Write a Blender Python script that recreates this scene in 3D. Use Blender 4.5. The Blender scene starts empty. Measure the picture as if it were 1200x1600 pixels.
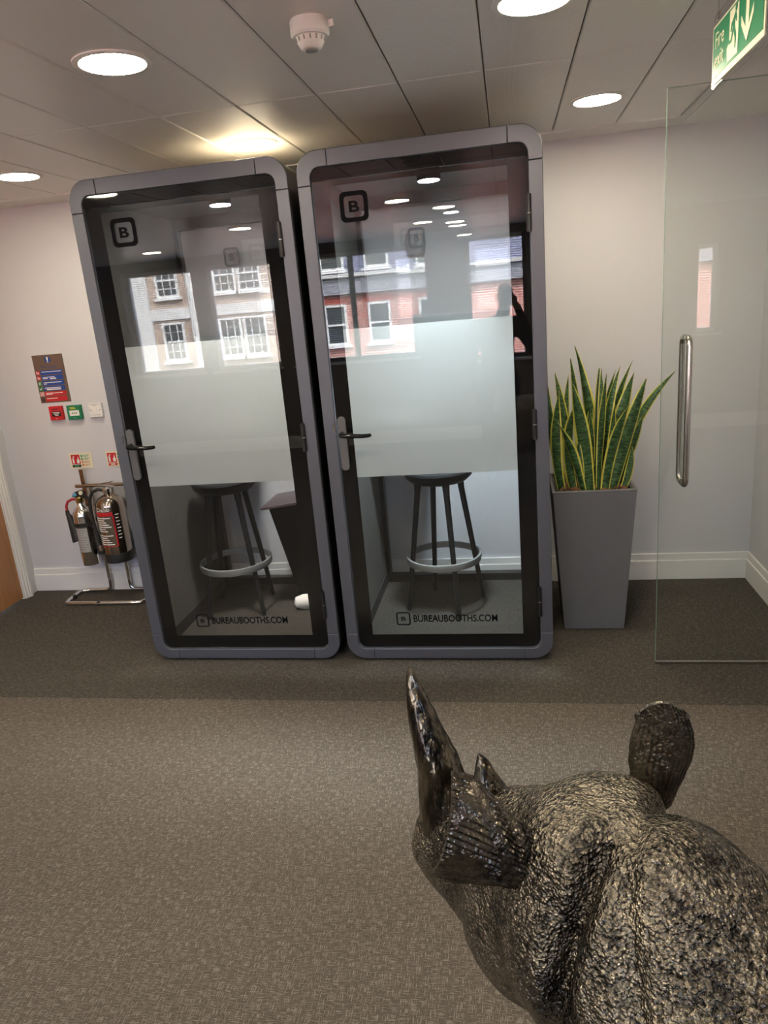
import bpy, bmesh, math, random
import numpy as np
from mathutils import Vector, Matrix
random.seed(7); np.random.seed(7)
sc = bpy.context.scene
COL = sc.collection
PI = math.pi

# ------------------------------------------------------------------ camera
CAM_H = 1.72
YAW, PITCH, ROLL, FPX = -0.185992417, 0.282126167, 0.0887855464, 1129.13
cam_d = bpy.data.cameras.new('camera'); cam = bpy.data.objects.new('camera', cam_d); COL.objects.link(cam)
fw = Vector((math.sin(YAW)*math.cos(PITCH), math.cos(YAW)*math.cos(PITCH), -math.sin(PITCH)))
rt = Vector((math.cos(YAW), -math.sin(YAW), 0)); dn = fw.cross(rt)
r2 = math.cos(ROLL)*rt + math.sin(ROLL)*dn; d2 = -math.sin(ROLL)*rt + math.cos(ROLL)*dn
M = Matrix.Identity(4)
for i in range(3):
    M[i][0] = r2[i]; M[i][1] = -d2[i]; M[i][2] = -fw[i]
M[0][3], M[1][3], M[2][3] = 0, 0, CAM_H
cam.matrix_world = M
cam_d.sensor_fit = 'VERTICAL'; cam_d.sensor_height = 24.0; cam_d.sensor_width = 18.0
cam_d.lens = FPX/1600*24.0
cam_d.clip_start = 0.02; cam_d.clip_end = 200
sc.camera = cam

# ------------------------------------------------------------------ world, sun, portals, exposure
w = bpy.data.worlds.new('world'); sc.world = w; w.use_nodes = True
wn = w.node_tree; bg = wn.nodes['Background']
sky = wn.nodes.new('ShaderNodeTexSky'); sky.sky_type = 'NISHITA'; sky.sun_disc = False
sky.sun_elevation = math.radians(48); sky.sun_rotation = math.radians(20); sky.altitude = 50; sky.dust_density = 3.0
wn.links.new(sky.outputs[0], bg.inputs[0]); bg.inputs[1].default_value = 1.7
sun_d = bpy.data.lights.new('sun', 'SUN'); sun_d.energy = 5.0; sun_d.angle = 0.01; sun_d.color = (1, .95, .88)
sun = bpy.data.objects.new('sun', sun_d); COL.objects.link(sun)
sun.rotation_euler = Vector((-0.25, -0.72, -0.80)).to_track_quat('-Z', 'Y').to_euler()
WY = -2.5                                     # inner face of the window wall
WINS = [(-4.80, -3.85, 1.05, 2.33), (-3.70, -2.82, 1.05, 2.33), (-2.62, -1.09, 1.05, 2.33),
        (-0.46, 0.24, 0.95, 2.36), (0.46, 1.66, 0.95, 2.36), (2.08, 2.32, 1.08, 2.03)]  # fifth one is unseen, added to let in more daylight
for (a, b, c, d) in WINS:
    pd = bpy.data.lights.new('window_portal', 'AREA'); pd.shape = 'RECTANGLE'; pd.size = b-a; pd.size_y = d-c
    pd.cycles.is_portal = True
    po = bpy.data.objects.new('window_portal', pd); COL.objects.link(po)
    po.location = ((a+b)/2, WY-0.24, (c+d)/2); po.rotation_euler = (PI/2, 0, 0)
sc.view_settings.view_transform = 'Standard'; sc.view_settings.look = 'None'
sc.view_settings.gamma = 1.0; sc.view_settings.use_curve_mapping = False
sc.view_settings.exposure = 1.55
sc.cycles.use_denoising = True
sc.cycles.max_bounces = 12; sc.cycles.transparent_max_bounces = 24
sc.cycles.sample_clamp_indirect = 6.0
sc.cycles.caustics_reflective = False; sc.cycles.caustics_refractive = False
LAMP = 54.0                                   # downlight radiance

# ------------------------------------------------------------------ materials
MATS = {}
def nodes(name):
    m = bpy.data.materials.new(name); m.use_nodes = True; MATS[name] = m
    nt = m.node_tree
    return m, nt, nt.nodes['Principled BSDF'], nt.nodes['Material Output']
def N(nt, t, **kw):
    n = nt.nodes.new(t)
    for k, v in kw.items():
        if k.startswith('i_'):
            n.inputs[k[2:].replace('_', ' ')].default_value = v
        else: setattr(n, k, v)
    return n
def mat(name, col, rough=.5, metal=0., bump=0., bscale=200., var=0., spec=.5, coat=0., emit=None, estr=0.):
    m, nt, p, o = nodes(name)
    p.inputs['Base Color'].default_value = (*col, 1); p.inputs['Roughness'].default_value = rough
    p.inputs['Metallic'].default_value = metal; p.inputs['Specular IOR Level'].default_value = spec
    p.inputs['Coat Weight'].default_value = coat
    tc = N(nt, 'ShaderNodeTexCoord')
    if var > 0 or bump > 0:
        nz = N(nt, 'ShaderNodeTexNoise', i_Scale=bscale, i_Detail=4.0); nt.links.new(tc.outputs['Object'], nz.inputs['Vector'])
    if var > 0:
        nv = N(nt, 'ShaderNodeTexNoise', i_Scale=bscale*.08, i_Detail=3.0); nt.links.new(tc.outputs['Object'], nv.inputs['Vector'])
        mx = N(nt, 'ShaderNodeMix', data_type='RGBA')
        mx.inputs[6].default_value = (*[c*(1-var) for c in col], 1); mx.inputs[7].default_value = (*[min(1, c*(1+var)) for c in col], 1)
        nt.links.new(nv.outputs[0], mx.inputs[0]); nt.links.new(mx.outputs[2], p.inputs['Base Color'])
    if bump > 0:
        b = N(nt, 'ShaderNodeBump', i_Strength=bump, i_Distance=.002)
        nt.links.new(nz.outputs[0], b.inputs['Height']); nt.links.new(b.outputs[0], p.inputs['Normal'])
    if emit:
        p.inputs['Emission Color'].default_value = (*emit, 1); p.inputs['Emission Strength'].default_value = estr
    return m
def glass(name, tint, boost=1.0):
    m, nt, p, o = nodes(name); nt.nodes.remove(p)
    tr = N(nt, 'ShaderNodeBsdfTransparent'); tr.inputs[0].default_value = (*tint, 1)
    gl = N(nt, 'ShaderNodeBsdfGlossy'); gl.inputs['Roughness'].default_value = 0.0
    fr = N(nt, 'ShaderNodeFresnel'); ge = N(nt, 'ShaderNodeNewGeometry'); io = 1.5*boost
    ir = N(nt, 'ShaderNodeMapRange'); ir.inputs[3].default_value = io; ir.inputs[4].default_value = 1/io
    nt.links.new(ge.outputs['Backfacing'], ir.inputs[0]); nt.links.new(ir.outputs[0], fr.inputs['IOR']); mx = N(nt, 'ShaderNodeMixShader')
    nt.links.new(fr.outputs[0], mx.inputs[0]); nt.links.new(tr.outputs[0], mx.inputs[1]); nt.links.new(gl.outputs[0], mx.inputs[2])
    nt.links.new(mx.outputs[0], o.inputs[0]); return m
def frosted(name):
    m, nt, p, o = nodes(name); nt.nodes.remove(p)
    df = N(nt, 'ShaderNodeBsdfDiffuse'); df.inputs[0].default_value = (.41, .44, .455, 1)
    tl = N(nt, 'ShaderNodeBsdfTranslucent'); tl.inputs[0].default_value = (.62, .67, .68, 1)
    rf = N(nt, 'ShaderNodeBsdfRefraction'); rf.inputs['Roughness'].default_value = .55; rf.inputs['IOR'].default_value = 1.25
    rf.inputs[0].default_value = (.86, .92, .9, 1)
    m1 = N(nt, 'ShaderNodeMixShader'); m1.inputs[0].default_value = .24
    m2 = N(nt, 'ShaderNodeMixShader'); m2.inputs[0].default_value = .12
    nt.links.new(df.outputs[0], m1.inputs[1]); nt.links.new(tl.outputs[0], m1.inputs[2])
    nt.links.new(m1.outputs[0], m2.inputs[1]); nt.links.new(rf.outputs[0], m2.inputs[2])
    nt.links.new(m2.outputs[0], o.inputs[0]); return m
def emission(name, col, s):
    m, nt, p, o = nodes(name); nt.nodes.remove(p)
    e = N(nt, 'ShaderNodeEmission'); e.inputs[0].default_value = (*col, 1); e.inputs[1].default_value = s
    nt.links.new(e.outputs[0], o.inputs[0]); return m
def carpet(name, dark, mid, light):
    m, nt, p, o = nodes(name); L = nt.links.new
    tc = N(nt, 'ShaderNodeTexCoord')
    def noise(sx, sy, det=2.0):
        mp = N(nt, 'ShaderNodeMapping'); mp.inputs['Scale'].default_value = (sx, sy, 1)
        L(tc.outputs['Object'], mp.inputs[0]); n = N(nt, 'ShaderNodeTexNoise', i_Scale=1.0, i_Detail=det, i_Roughness=.6)
        L(mp.outputs[0], n.inputs['Vector']); return n.outputs[0]
    base = noise(420, 520, 1.0); r = N(nt, 'ShaderNodeValToRGB'); L(base, r.inputs[0])
    r.color_ramp.elements[0].position = .36; r.color_ramp.elements[0].color = (*dark, 1)
    r.color_ramp.elements[1].position = .66; r.color_ramp.elements[1].color = (*mid, 1)
    def dash(sx, sy, lo, hi):
        q = N(nt, 'ShaderNodeMapRange'); q.inputs[1].default_value = lo; q.inputs[2].default_value = hi
        L(noise(sx, sy, 0.5), q.inputs[0]); return q.outputs[0]
    a = dash(42, 520, .56, .66); b = dash(360, 42, .58, .68)
    mxm = N(nt, 'ShaderNodeMath', operation='MAXIMUM'); L(a, mxm.inputs[0]); L(b, mxm.inputs[1])
    ml = N(nt, 'ShaderNodeMath', operation='MULTIPLY'); ml.inputs[1].default_value = .34; L(mxm.outputs[0], ml.inputs[0])
    mix = N(nt, 'ShaderNodeMix', data_type='RGBA'); L(ml.outputs[0], mix.inputs[0]); L(r.outputs[0], mix.inputs[6]); mix.inputs[7].default_value = (*light, 1)
    big = noise(1.1, 1.3, 3.0); mr = N(nt, 'ShaderNodeMapRange'); mr.inputs[1].default_value = .3; mr.inputs[2].default_value = .7; mr.inputs[3].default_value = .93; mr.inputs[4].default_value = 1.07
    L(big, mr.inputs[0]); sc_ = N(nt, 'ShaderNodeVectorMath', operation='SCALE'); L(mix.outputs[2], sc_.inputs[0]); L(mr.outputs[0], sc_.inputs['Scale'])
    L(sc_.outputs[0], p.inputs['Base Color']); p.inputs['Roughness'].default_value = .95; p.inputs['Specular IOR Level'].default_value = .1
    bp = N(nt, 'ShaderNodeBump', i_Strength=.5, i_Distance=.003); L(mix.outputs[2], bp.inputs['Height']); L(bp.outputs[0], p.inputs['Normal'])
    return m
def bronze(name, lo, hi, scale, bumpk, rough=.3, stretch=(1, 1, 1), dist=.004):
    m, nt, p, o = nodes(name); L = nt.links.new
    tc = N(nt, 'ShaderNodeTexCoord'); mp = N(nt, 'ShaderNodeMapping'); mp.inputs['Scale'].default_value = stretch; L(tc.outputs['Object'], mp.inputs[0])
    v = N(nt, 'ShaderNodeTexVoronoi', i_Scale=scale); L(mp.outputs[0], v.inputs['Vector'])
    v2 = N(nt, 'ShaderNodeTexVoronoi', i_Scale=scale*.42); L(mp.outputs[0], v2.inputs['Vector'])
    n = N(nt, 'ShaderNodeTexNoise', i_Scale=scale*.5, i_Detail=3.0, i_Roughness=.6); L(mp.outputs[0], n.inputs['Vector'])
    big = N(nt, 'ShaderNodeTexNoise', i_Scale=9.0, i_Detail=4.0); L(tc.outputs['Object'], big.inputs['Vector'])
    h1 = N(nt, 'ShaderNodeMath', operation='MULTIPLY_ADD'); L(v.outputs[0], h1.inputs[0]); h1.inputs[1].default_value = -.55; L(n.outputs[0], h1.inputs[2])
    s = N(nt, 'ShaderNodeMath', operation='MULTIPLY_ADD'); L(v2.outputs[0], s.inputs[0]); s.inputs[1].default_value = -.7; L(h1.outputs[0], s.inputs[2])
    ad = N(nt, 'ShaderNodeMath', operation='MULTIPLY_ADD'); L(s.outputs[0], ad.inputs[0]); ad.inputs[1].default_value = .5; L(big.outputs[0], ad.inputs[2])
    r = N(nt, 'ShaderNodeValToRGB'); L(ad.outputs[0], r.inputs[0])
    r.color_ramp.elements[0].position = .22; r.color_ramp.elements[0].color = (*lo, 1)
    r.color_ramp.elements[1].position = .62; r.color_ramp.elements[1].color = (*hi, 1)
    L(r.outputs[0], p.inputs['Base Color'])
    p.inputs['Metallic'].default_value = .95; p.inputs['Roughness'].default_value = rough
    b = N(nt, 'ShaderNodeBump', i_Strength=bumpk, i_Distance=dist); L(s.outputs[0], b.inputs['Height']); L(b.outputs[0], p.inputs['Normal'])
    return m
def brick(name, c1, c2, mortar):
    m, nt, p, o = nodes(name); L = nt.links.new
    tc = N(nt, 'ShaderNodeTexCoord'); sp = N(nt, 'ShaderNodeSeparateXYZ'); cb = N(nt, 'ShaderNodeCombineXYZ')
    L(tc.outputs['Object'], sp.inputs[0]); L(sp.outputs[0], cb.inputs[0]); L(sp.outputs[2], cb.inputs[1])
    t = N(nt, 'ShaderNodeTexBrick', i_Scale=1.0); L(cb.outputs[0], t.inputs['Vector'])
    t.inputs['Color1'].default_value = (*c1, 1); t.inputs['Color2'].default_value = (*c2, 1); t.inputs['Mortar'].default_value = (*mortar, 1)
    t.inputs['Mortar Size'].default_value = .012; t.inputs['Brick Width'].default_value = .225; t.inputs['Row Height'].default_value = .075
    L(t.outputs[0], p.inputs['Base Color']); p.inputs['Roughness'].default_value = .9; return m
def leafmat():
    m, nt, p, o = nodes('sansevieria_leaf'); L = nt.links.new
    at = N(nt, 'ShaderNodeAttribute', attribute_name='leafuv'); sp = N(nt, 'ShaderNodeSeparateXYZ'); L(at.outputs['Vector'], sp.inputs[0])
    ab = N(nt, 'ShaderNodeMath', operation='ABSOLUTE'); L(sp.outputs[0], ab.inputs[0])
    cb = N(nt, 'ShaderNodeCombineXYZ')
    for src, k, idx in ((0, .9, 0), (1, 105., 1), (2, 9., 2)):
        mm = N(nt, 'ShaderNodeMath', operation='MULTIPLY'); mm.inputs[1].default_value = k; L(sp.outputs[src], mm.inputs[0]); L(mm.outputs[0], cb.inputs[idx])
    nz = N(nt, 'ShaderNodeTexNoise', i_Scale=1.0, i_Detail=3.0, i_Roughness=.6); L(cb.outputs[0], nz.inputs['Vector'])
    gr = N(nt, 'ShaderNodeValToRGB'); L(nz.outputs[0], gr.inputs[0])
    gr.color_ramp.elements[0].position = .40; gr.color_ramp.elements[0].color = (.012, .040, .012, 1)
    gr.color_ramp.elements[1].position = .64; gr.color_ramp.elements[1].color = (.085, .185, .060, 1)
    wob = N(nt, 'ShaderNodeTexNoise', i_Scale=3.0); L(at.outputs['Vector'], wob.inputs['Vector'])
    a2 = N(nt, 'ShaderNodeMath', operation='MULTIPLY_ADD'); a2.inputs[1].default_value = .25; L(wob.outputs[0], a2.inputs[0]); L(ab.outputs[0], a2.inputs[2])
    mr = N(nt, 'ShaderNodeMapRange'); mr.inputs[1].default_value = .84; mr.inputs[2].default_value = .90; L(a2.outputs[0], mr.inputs[0])
    mix = N(nt, 'ShaderNodeMix', data_type='RGBA'); L(mr.outputs[0], mix.inputs[0]); L(gr.outputs[0], mix.inputs[6]); mix.inputs[7].default_value = (.62, .58, .10, 1)
    L(mix.outputs[2], p.inputs['Base Color']); p.inputs['Roughness'].default_value = .38
    return m
def wood(name, c1, c2):
    m, nt, p, o = nodes(name); L = nt.links.new
    tc = N(nt, 'ShaderNodeTexCoord'); mp = N(nt, 'ShaderNodeMapping'); mp.inputs['Scale'].default_value = (18, 18, 1.2); L(tc.outputs['Object'], mp.inputs[0])
    n = N(nt, 'ShaderNodeTexNoise', i_Scale=1.5, i_Detail=6.0); L(mp.outputs[0], n.inputs['Vector'])
    r = N(nt, 'ShaderNodeValToRGB'); L(n.outputs[0], r.inputs[0]); r.color_ramp.elements[0].color = (*c1, 1); r.color_ramp.elements[1].color = (*c2, 1)
    r.color_ramp.elements[0].position = .3; r.color_ramp.elements[1].position = .7
    L(r.outputs[0], p.inputs['Base Color']); p.inputs['Roughness'].default_value = .4; return m
def tilemat():
    m, nt, p, o = nodes('ceiling_tile'); L = nt.links.new
    p.inputs['Base Color'].default_value = (.84, .81, .78, 1); p.inputs['Roughness'].default_value = .38; p.inputs['Specular IOR Level'].default_value = .6
    tc = N(nt, 'ShaderNodeTexCoord'); v = N(nt, 'ShaderNodeTexVoronoi', i_Scale=210.0, i_Randomness=0.0); L(tc.outputs['Object'], v.inputs['Vector'])
    mr = N(nt, 'ShaderNodeMapRange'); mr.inputs[1].default_value = .22; mr.inputs[2].default_value = .32; mr.inputs[3].default_value = .72; mr.inputs[4].default_value = 1
    L(v.outputs[0], mr.inputs[0]); s = N(nt, 'ShaderNodeVectorMath', operation='SCALE'); s.inputs[0].default_value = (.85, .825, .795); L(mr.outputs[0], s.inputs['Scale']); L(s.outputs[0], p.inputs['Base Color'])
    return m

mat('wall_paint', (.635, .635, .665), .85, bump=.05, bscale=120)
mat('window_wall_paint', (.16, .14, .125), .8)  # shade of the backlit wall is put into this dark colour
mat('white_paint', (.82, .81, .79), .45)
mat('ceiling_plaster', (.80, .775, .745), .8)
mat('joint_dark', (.16, .15, .14), .8)
tilemat()
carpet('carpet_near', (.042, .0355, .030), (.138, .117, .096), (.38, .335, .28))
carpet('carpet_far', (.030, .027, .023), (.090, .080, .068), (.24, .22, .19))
carpet('carpet_booth', (.020, .0185, .0165), (.060, .055, .048), (.11, .10, .088))
wood('door_veneer', (.34, .15, .055), (.46, .22, .085))
mat('booth_frame', (.104, .110, .134), .42, .35)
mat('booth_shell', (.085, .083, .082), .35, .7)
mat('booth_felt', (.056, .053, .048), .95, bump=.6, bscale=420, var=.25)
mat('booth_lining', (.10, .10, .10), .8)
mat('black_gloss', (.006, .006, .007), .03, spec=.3)
mat('border_ink', (.006, .006, .007), 1.0, spec=0)
mat('plate_grey', (.10, .10, .108), .4)
mat('faint_grey', (.20, .20, .21), 1.0, spec=0)
mat('roof_bounce', (.24, .22, .18), .6)  # for the reflector added on each booth roof
mat('label_silver', (.50, .49, .47), .35, .4)
mat('black_satin', (.012, .012, .013), .35)
mat('black_matt', (.010, .010, .011), .75)
mat('logo_ink', (.010, .010, .012), 1.0, spec=0)
glass('clear_glass', (.985, .99, .988), 1.02)
glass('window_glass', (.95, .97, .97))
glass('door_glass', (.945, .968, .955), 1.05)
glass('acrylic', (.95, .96, .95))
frosted('frosted_film')
mat('glass_edge', (.20, .33, .28), .2)
mat('stool_grey', (.016, .0175, .019), .5, spec=.25)
mat('stool_ring', (.20, .21, .21), .45)
mat('planter_grey', (.155, .157, .165), .42)
mat('soil', (.02, .015, .012), .95)
mat('bark', (.22, .105, .055), .85, bump=.6, bscale=90, var=.5)
leafmat()
mat('steel_brushed', (.62, .59, .54), .24, 1.0)
mat('chrome', (.80, .78, .75), .08, 1.0)
mat('steel_dark', (.42, .36, .30), .14, 1.0)
mat('hose_red', (.42, .02, .03), .45)
mat('rubber_black', (.012, .012, .012), .55)
mat('brass', (.62, .45, .16), .25, 1.0)
mat('sign_red', (.55, .012, .02), .4)
mat('sign_green', (.008, .20, .085), .4)
mat('sign_blue', (.012, .065, .32), .4)
mat('sign_brown', (.16, .105, .08), .42, .2)
mat('sign_white', (.85, .84, .80), .45)
mat('sign_cream', (.78, .74, .56), .5)
mat('print_black', (.01, .01, .01), .5)
mat('print_green', (.02, .30, .14), .5)
mat('print_orange', (.62, .20, .06), .5)
mat('print_yellow', (.70, .55, .06), .5)
mat('print_blue_text', (.03, .06, .25), .5)
mat('plastic_white', (.82, .81, .79), .35)
mat('plastic_grey', (.30, .30, .30), .5)
mat('plastic_blue', (.10, .36, .60), .4)
emission('lamp_warm', (1.0, .865, .655), LAMP)
emission('lamp_cool', (.84, .97, 1.0), 130.0)
emission('lamp_neutral', (1.0, .96, .90), 90.0)
bronze('bronze_hide', (.040, .036, .032), (.29, .255, .195), 200.0, 1.0, .19, dist=.0055)
bronze('bronze_smooth', (.040, .036, .032), (.26, .225, .165), 70.0, .6, .15, (1.6, 1.6, .3), .004)
bronze('bronze_ear', (.035, .032, .030), (.20, .178, .14), 170.0, .6, .2, dist=.003)
mat('cloth_black', (.012, .012, .014), .9)
mat('skin', (.35, .20, .14), .6)
mat('hair_dark', (.015, .012, .010), .7)
brick('brick_red', (.42, .10, .075), (.34, .085, .06), (.50, .44, .40))
brick('brick_buff', (.36, .24, .17), (.30, .20, .15), (.46, .42, .38))
mat('lintel_brick', (.36, .075, .055), .9)
mat('stone_white', (.62, .60, .58), .8)
mat('stone_grey', (.22, .22, .25), .8)
mat('slate', (.15, .16, .24), .7)
mat('dark_pane', (.03, .04, .05), .1)
mat('asphalt', (.08, .08, .08), .9)
mat('blind_white', (.70, .70, .70), .6)
mat('window_frame_grey', (.05, .05, .05), .5)
mat('desk_mauve', (.075, .055, .064), .15)
mat('desk_dark', (.006, .006, .007), .8, spec=.1)
mat('white_fabric', (.75, .73, .70), .8)

# ------------------------------------------------------------------ mesh helpers
class MB:
    def __init__(s): s.v = []; s.f = []; s.mi = []
    def add(s, vs, fs, mi=0):
        b = len(s.v); s.v += [tuple(v) for v in vs]; s.f += [tuple(b+i for i in f) for f in fs]; s.mi += [mi]*len(fs); return s
    def box(s, x0, x1, y0, y1, z0, z1, mi=0):
        return s.add([(x0,y0,z0),(x1,y0,z0),(x1,y1,z0),(x0,y1,z0),(x0,y0,z1),(x1,y0,z1),(x1,y1,z1),(x0,y1,z1)],
                     [(0,3,2,1),(4,5,6,7),(0,1,5,4),(1,2,6,5),(2,3,7,6),(3,0,4,7)], mi)
    def prism(s, poly, axis, a, b, mi=0):
        """poly: CCW 2D list; axis 'y': (x,z) extruded a..b in y; 'x': (y,z); 'z': (x,y)"""
        def P(p, t): return (p[0], t, p[1]) if axis == 'y' else ((t, p[0], p[1]) if axis == 'x' else (p[0], p[1], t))
        n = len(poly); vs = [P(p, a) for p in poly]+[P(p, b) for p in poly]
        fs = [tuple(range(n)), tuple(range(2*n-1, n-1, -1))]+[(i, n+i, n+(i+1)%n, (i+1)%n) for i in range(n)]
        return s.add(vs, fs, mi)
    def strip(s, outer, inner, a, b, closed=True, mi=0):
        """ring between two matching (x,z) outlines, extruded in y from a to b"""
        n = len(outer); vs = []
        for y in (a, b):
            vs += [(p[0], y, p[1]) for p in outer]+[(p[0], y, p[1]) for p in inner]
        fs = []
        for i in range(n if closed else n-1):
            j = (i+1) % n
            fs += [(i, j, n+j, n+i), (2*n+j, 2*n+i, 3*n+i, 3*n+j), (j, i, 2*n+i, 2*n+j), (n+i, n+j, 3*n+j, 3*n+i)]
        if not closed:
            fs += [(0, n, 3*n, 2*n), (n-1, 3*n-1, 4*n-1, 2*n-1)]
        return s.add(vs, fs, mi)
    def tube(s, pts, rad, seg=12, mi=0, closed=False):
        pts = [Vector(p) for p in pts]; n = len(pts); vs = []; fs = []
        rs = rad if isinstance(rad, (list, tuple)) else [rad]*n
        t0 = (pts[1]-pts[0]).normalized(); up = Vector((0, 0, 1)) if abs(t0.z) < .9 else Vector((1, 0, 0))
        u = t0.cross(up).normalized()
        for i in range(n):
            if closed: t = (pts[(i+1) % n]-pts[i-1]).normalized()
            else: t = (pts[min(i+1, n-1)]-pts[max(i-1, 0)]).normalized()
            u = (u-t*u.dot(t)).normalized(); v = t.cross(u)
            for k in range(seg):
                a = 2*PI*k/seg; vs.append(pts[i]+(u*math.cos(a)+v*math.sin(a))*rs[i])
        for i in range(n if closed else n-1):
            for k in range(seg):
                a = i*seg+k; b = i*seg+(k+1) % seg; c = ((i+1) % n)*seg+(k+1) % seg; d = ((i+1) % n)*seg+k
                fs.append((a, b, c, d))
        if not closed: fs += [tuple(range(seg-1, -1, -1)), tuple(range((n-1)*seg, n*seg))]
        return s.add(vs, fs, mi)
    def lathe(s, prof, c, seg=32, mi=0, axis='z'):
        vs = []; fs = []; n = len(prof)
        for r, h in prof:
            for k in range(seg):
                a = 2*PI*k/seg
                p = (r*math.cos(a), r*math.sin(a), h) if axis == 'z' else (r*math.cos(a), h, r*math.sin(a))
                vs.append((c[0]+p[0], c[1]+p[1], c[2]+p[2]))
        for i in range(n-1):
            for k in range(seg):
                fs.append((i*seg+k, i*seg+(k+1) % seg, (i+1)*seg+(k+1) % seg, (i+1)*seg+k))
        fs += [tuple(range(seg-1, -1, -1)), tuple(range((n-1)*seg, n*seg))]
        return s.add(vs, fs, mi)
    def build(s, name, m, parent=None, smooth=False, bevel=0., loc=None, bseg=2):
        me = bpy.data.meshes.new(name); me.from_pydata(s.v, [], s.f)
        bm = bmesh.new(); bm.from_mesh(me); bmesh.ops.recalc_face_normals(bm, faces=bm.faces); bm.to_mesh(me); bm.free()
        ms = m if isinstance(m, (list, tuple)) else [m]
        for q in ms: me.materials.append(MATS[q])
        for p, i in zip(me.polygons, s.mi): p.material_index = i
        if smooth: smooth_mesh(me)
        return link(name, me, parent, bevel, loc, bseg)
def smooth_mesh(me, ang=35):
    for p in me.polygons: p.use_smooth = True
    try: me.set_sharp_from_angle(angle=math.radians(ang))
    except Exception: pass
def link(name, me, parent=None, bevel=0., loc=None, bseg=2):
    o = bpy.data.objects.new(name, me); COL.objects.link(o)
    if parent is not None: o.parent = parent
    if loc: o.location = loc
    if bevel > 0:
        b = o.modifiers.new('bevel', 'BEVEL'); b.width = bevel; b.segments = bseg; b.limit_method = 'ANGLE'; b.angle_limit = math.radians(40)
    return o
def tag(o, label, cat, group=None):
    o['label'] = label; o['category'] = cat
    if group: o['group'] = group
    return o
def struct(o, label=None, cat=None):
    o['kind'] = 'structure'
    if label: o['label'] = label
    if cat: o['category'] = cat
    return o
def thing(name, label, cat, loc=(0, 0, 0), group=None, rz=0):
    o = bpy.data.objects.new(name, None); COL.objects.link(o); o.location = loc; o.rotation_euler = (0, 0, rz); o.empty_display_size = .1
    return tag(o, label, cat, group)
def copy_tree(o, parent=None):
    c = o.copy(); COL.objects.link(c); c.parent = parent
    for ch in list(o.children): copy_tree(ch, c)
    return c
def text(name, body, size, m, parent, mw, depth=.0004, align='LEFT', width=None, bold=0.):
    cu = bpy.data.curves.new(name, 'FONT'); cu.body = body; cu.size = size; cu.extrude = depth; cu.align_x = align; cu.offset = bold
    cu.resolution_u = 4
    t = bpy.data.objects.new('tmp', cu); me = bpy.data.meshes.new_from_object(t); bpy.data.objects.remove(t)
    if width:
        xs = [v.co.x for v in me.vertices]; k = width/(max(xs)-min(xs)); x0 = min(xs)
        for v in me.vertices: v.co.x = (v.co.x-x0)*k
    me.transform(mw); me.materials.clear(); me.materials.append(MATS[m])
    return link(name, me, parent)
def face_my(x, y, z):            # text plane facing -Y, reading along +X
    return Matrix.Translation((x, y, z)) @ Matrix.Rotation(PI/2, 4, 'X')
def face_mx(x, y, z):            # facing -X, reading along -Y
    return Matrix.Translation((x, y, z)) @ Matrix.Rotation(-PI/2, 4, 'Z') @ Matrix.Rotation(PI/2, 4, 'X')
def rrect(x0, x1, z0, z1, r, seg=8):
    pts = []
    for cx, cz, a0 in ((x1-r, z1-r, 0), (x0+r, z1-r, 90), (x0+r, z0+r, 180), (x1-r, z0+r, 270)):
        for k in range(seg+1):
            a = math.radians(a0+90*k/seg); pts.append((cx+r*math.cos(a), cz+r*math.sin(a)))
    return pts

# ------------------------------------------------------------------ room shell
YW, ZC = 4.2236, 2.4464
XL, XR = -3.286, 1.328          # side walls of the alcove
XL2, XR2, YN, YR = -5.2, 3.1, 3.14, 3.27
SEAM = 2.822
m_ = MB()
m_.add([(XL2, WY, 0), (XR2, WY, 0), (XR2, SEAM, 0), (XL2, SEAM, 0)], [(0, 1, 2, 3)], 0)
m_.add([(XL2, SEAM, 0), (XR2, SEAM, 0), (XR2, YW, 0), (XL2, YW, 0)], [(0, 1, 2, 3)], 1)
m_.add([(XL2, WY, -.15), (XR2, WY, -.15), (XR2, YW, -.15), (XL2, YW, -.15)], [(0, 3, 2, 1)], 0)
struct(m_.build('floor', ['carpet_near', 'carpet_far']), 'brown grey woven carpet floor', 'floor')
struct(MB().box(XL-.15, XR+.15, YW, YW+.15, -.15, ZC+.3).build('wall_back', 'wall_paint'), 'pale painted wall behind the booths', 'wall')
m_ = MB(); DY0, DY1, DZ = 3.24, 4.07, 2.05      # door opening in the left wall
m_.box(XL-.12, XL, DY1, YW, 0, ZC+.3); m_.box(XL-.12, XL, YN, DY0, 0, ZC+.3); m_.box(XL-.12, XL, DY0, DY1, DZ, ZC+.3)
m_.box(XL2, XL, YN-.12, YN, 0, ZC+.3); m_.box(XL2-.15, XL2, WY-.15, YN, -.15, ZC+.3)
struct(m_.build('wall_left', 'wall_paint'), 'pale painted wall with a doorway on the left', 'wall')
m_ = MB(); m_.box(XR, XR+.15, YR, YW, 0, ZC+.3); m_.box(XR+.15, XR2, YR, YR+.12, 0, ZC+.3); m_.box(XR2, XR2+.15, WY-.15, YR+.12, -.15, ZC+.3)
struct(m_.build('wall_right', 'wall_paint'), 'pale painted return wall behind the glass door', 'wall')
# window wall
m_ = MB(); xs = [XL2]+[q for w_ in WINS for q in w_[:2]]+[XR2]
for i in range(0, len(xs), 2): m_.box(xs[i], xs[i+1], WY-.28, WY, -.15, ZC+.3)
for (a, b, c, d) in WINS: m_.box(a, b, WY-.28, WY, -.15, c); m_.box(a, b, WY-.28, WY, d, ZC+.3)
struct(m_.build('wall_front', 'window_wall_paint'), 'window wall behind the photographer, its backlit shade put into the colour', 'wall')
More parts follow.
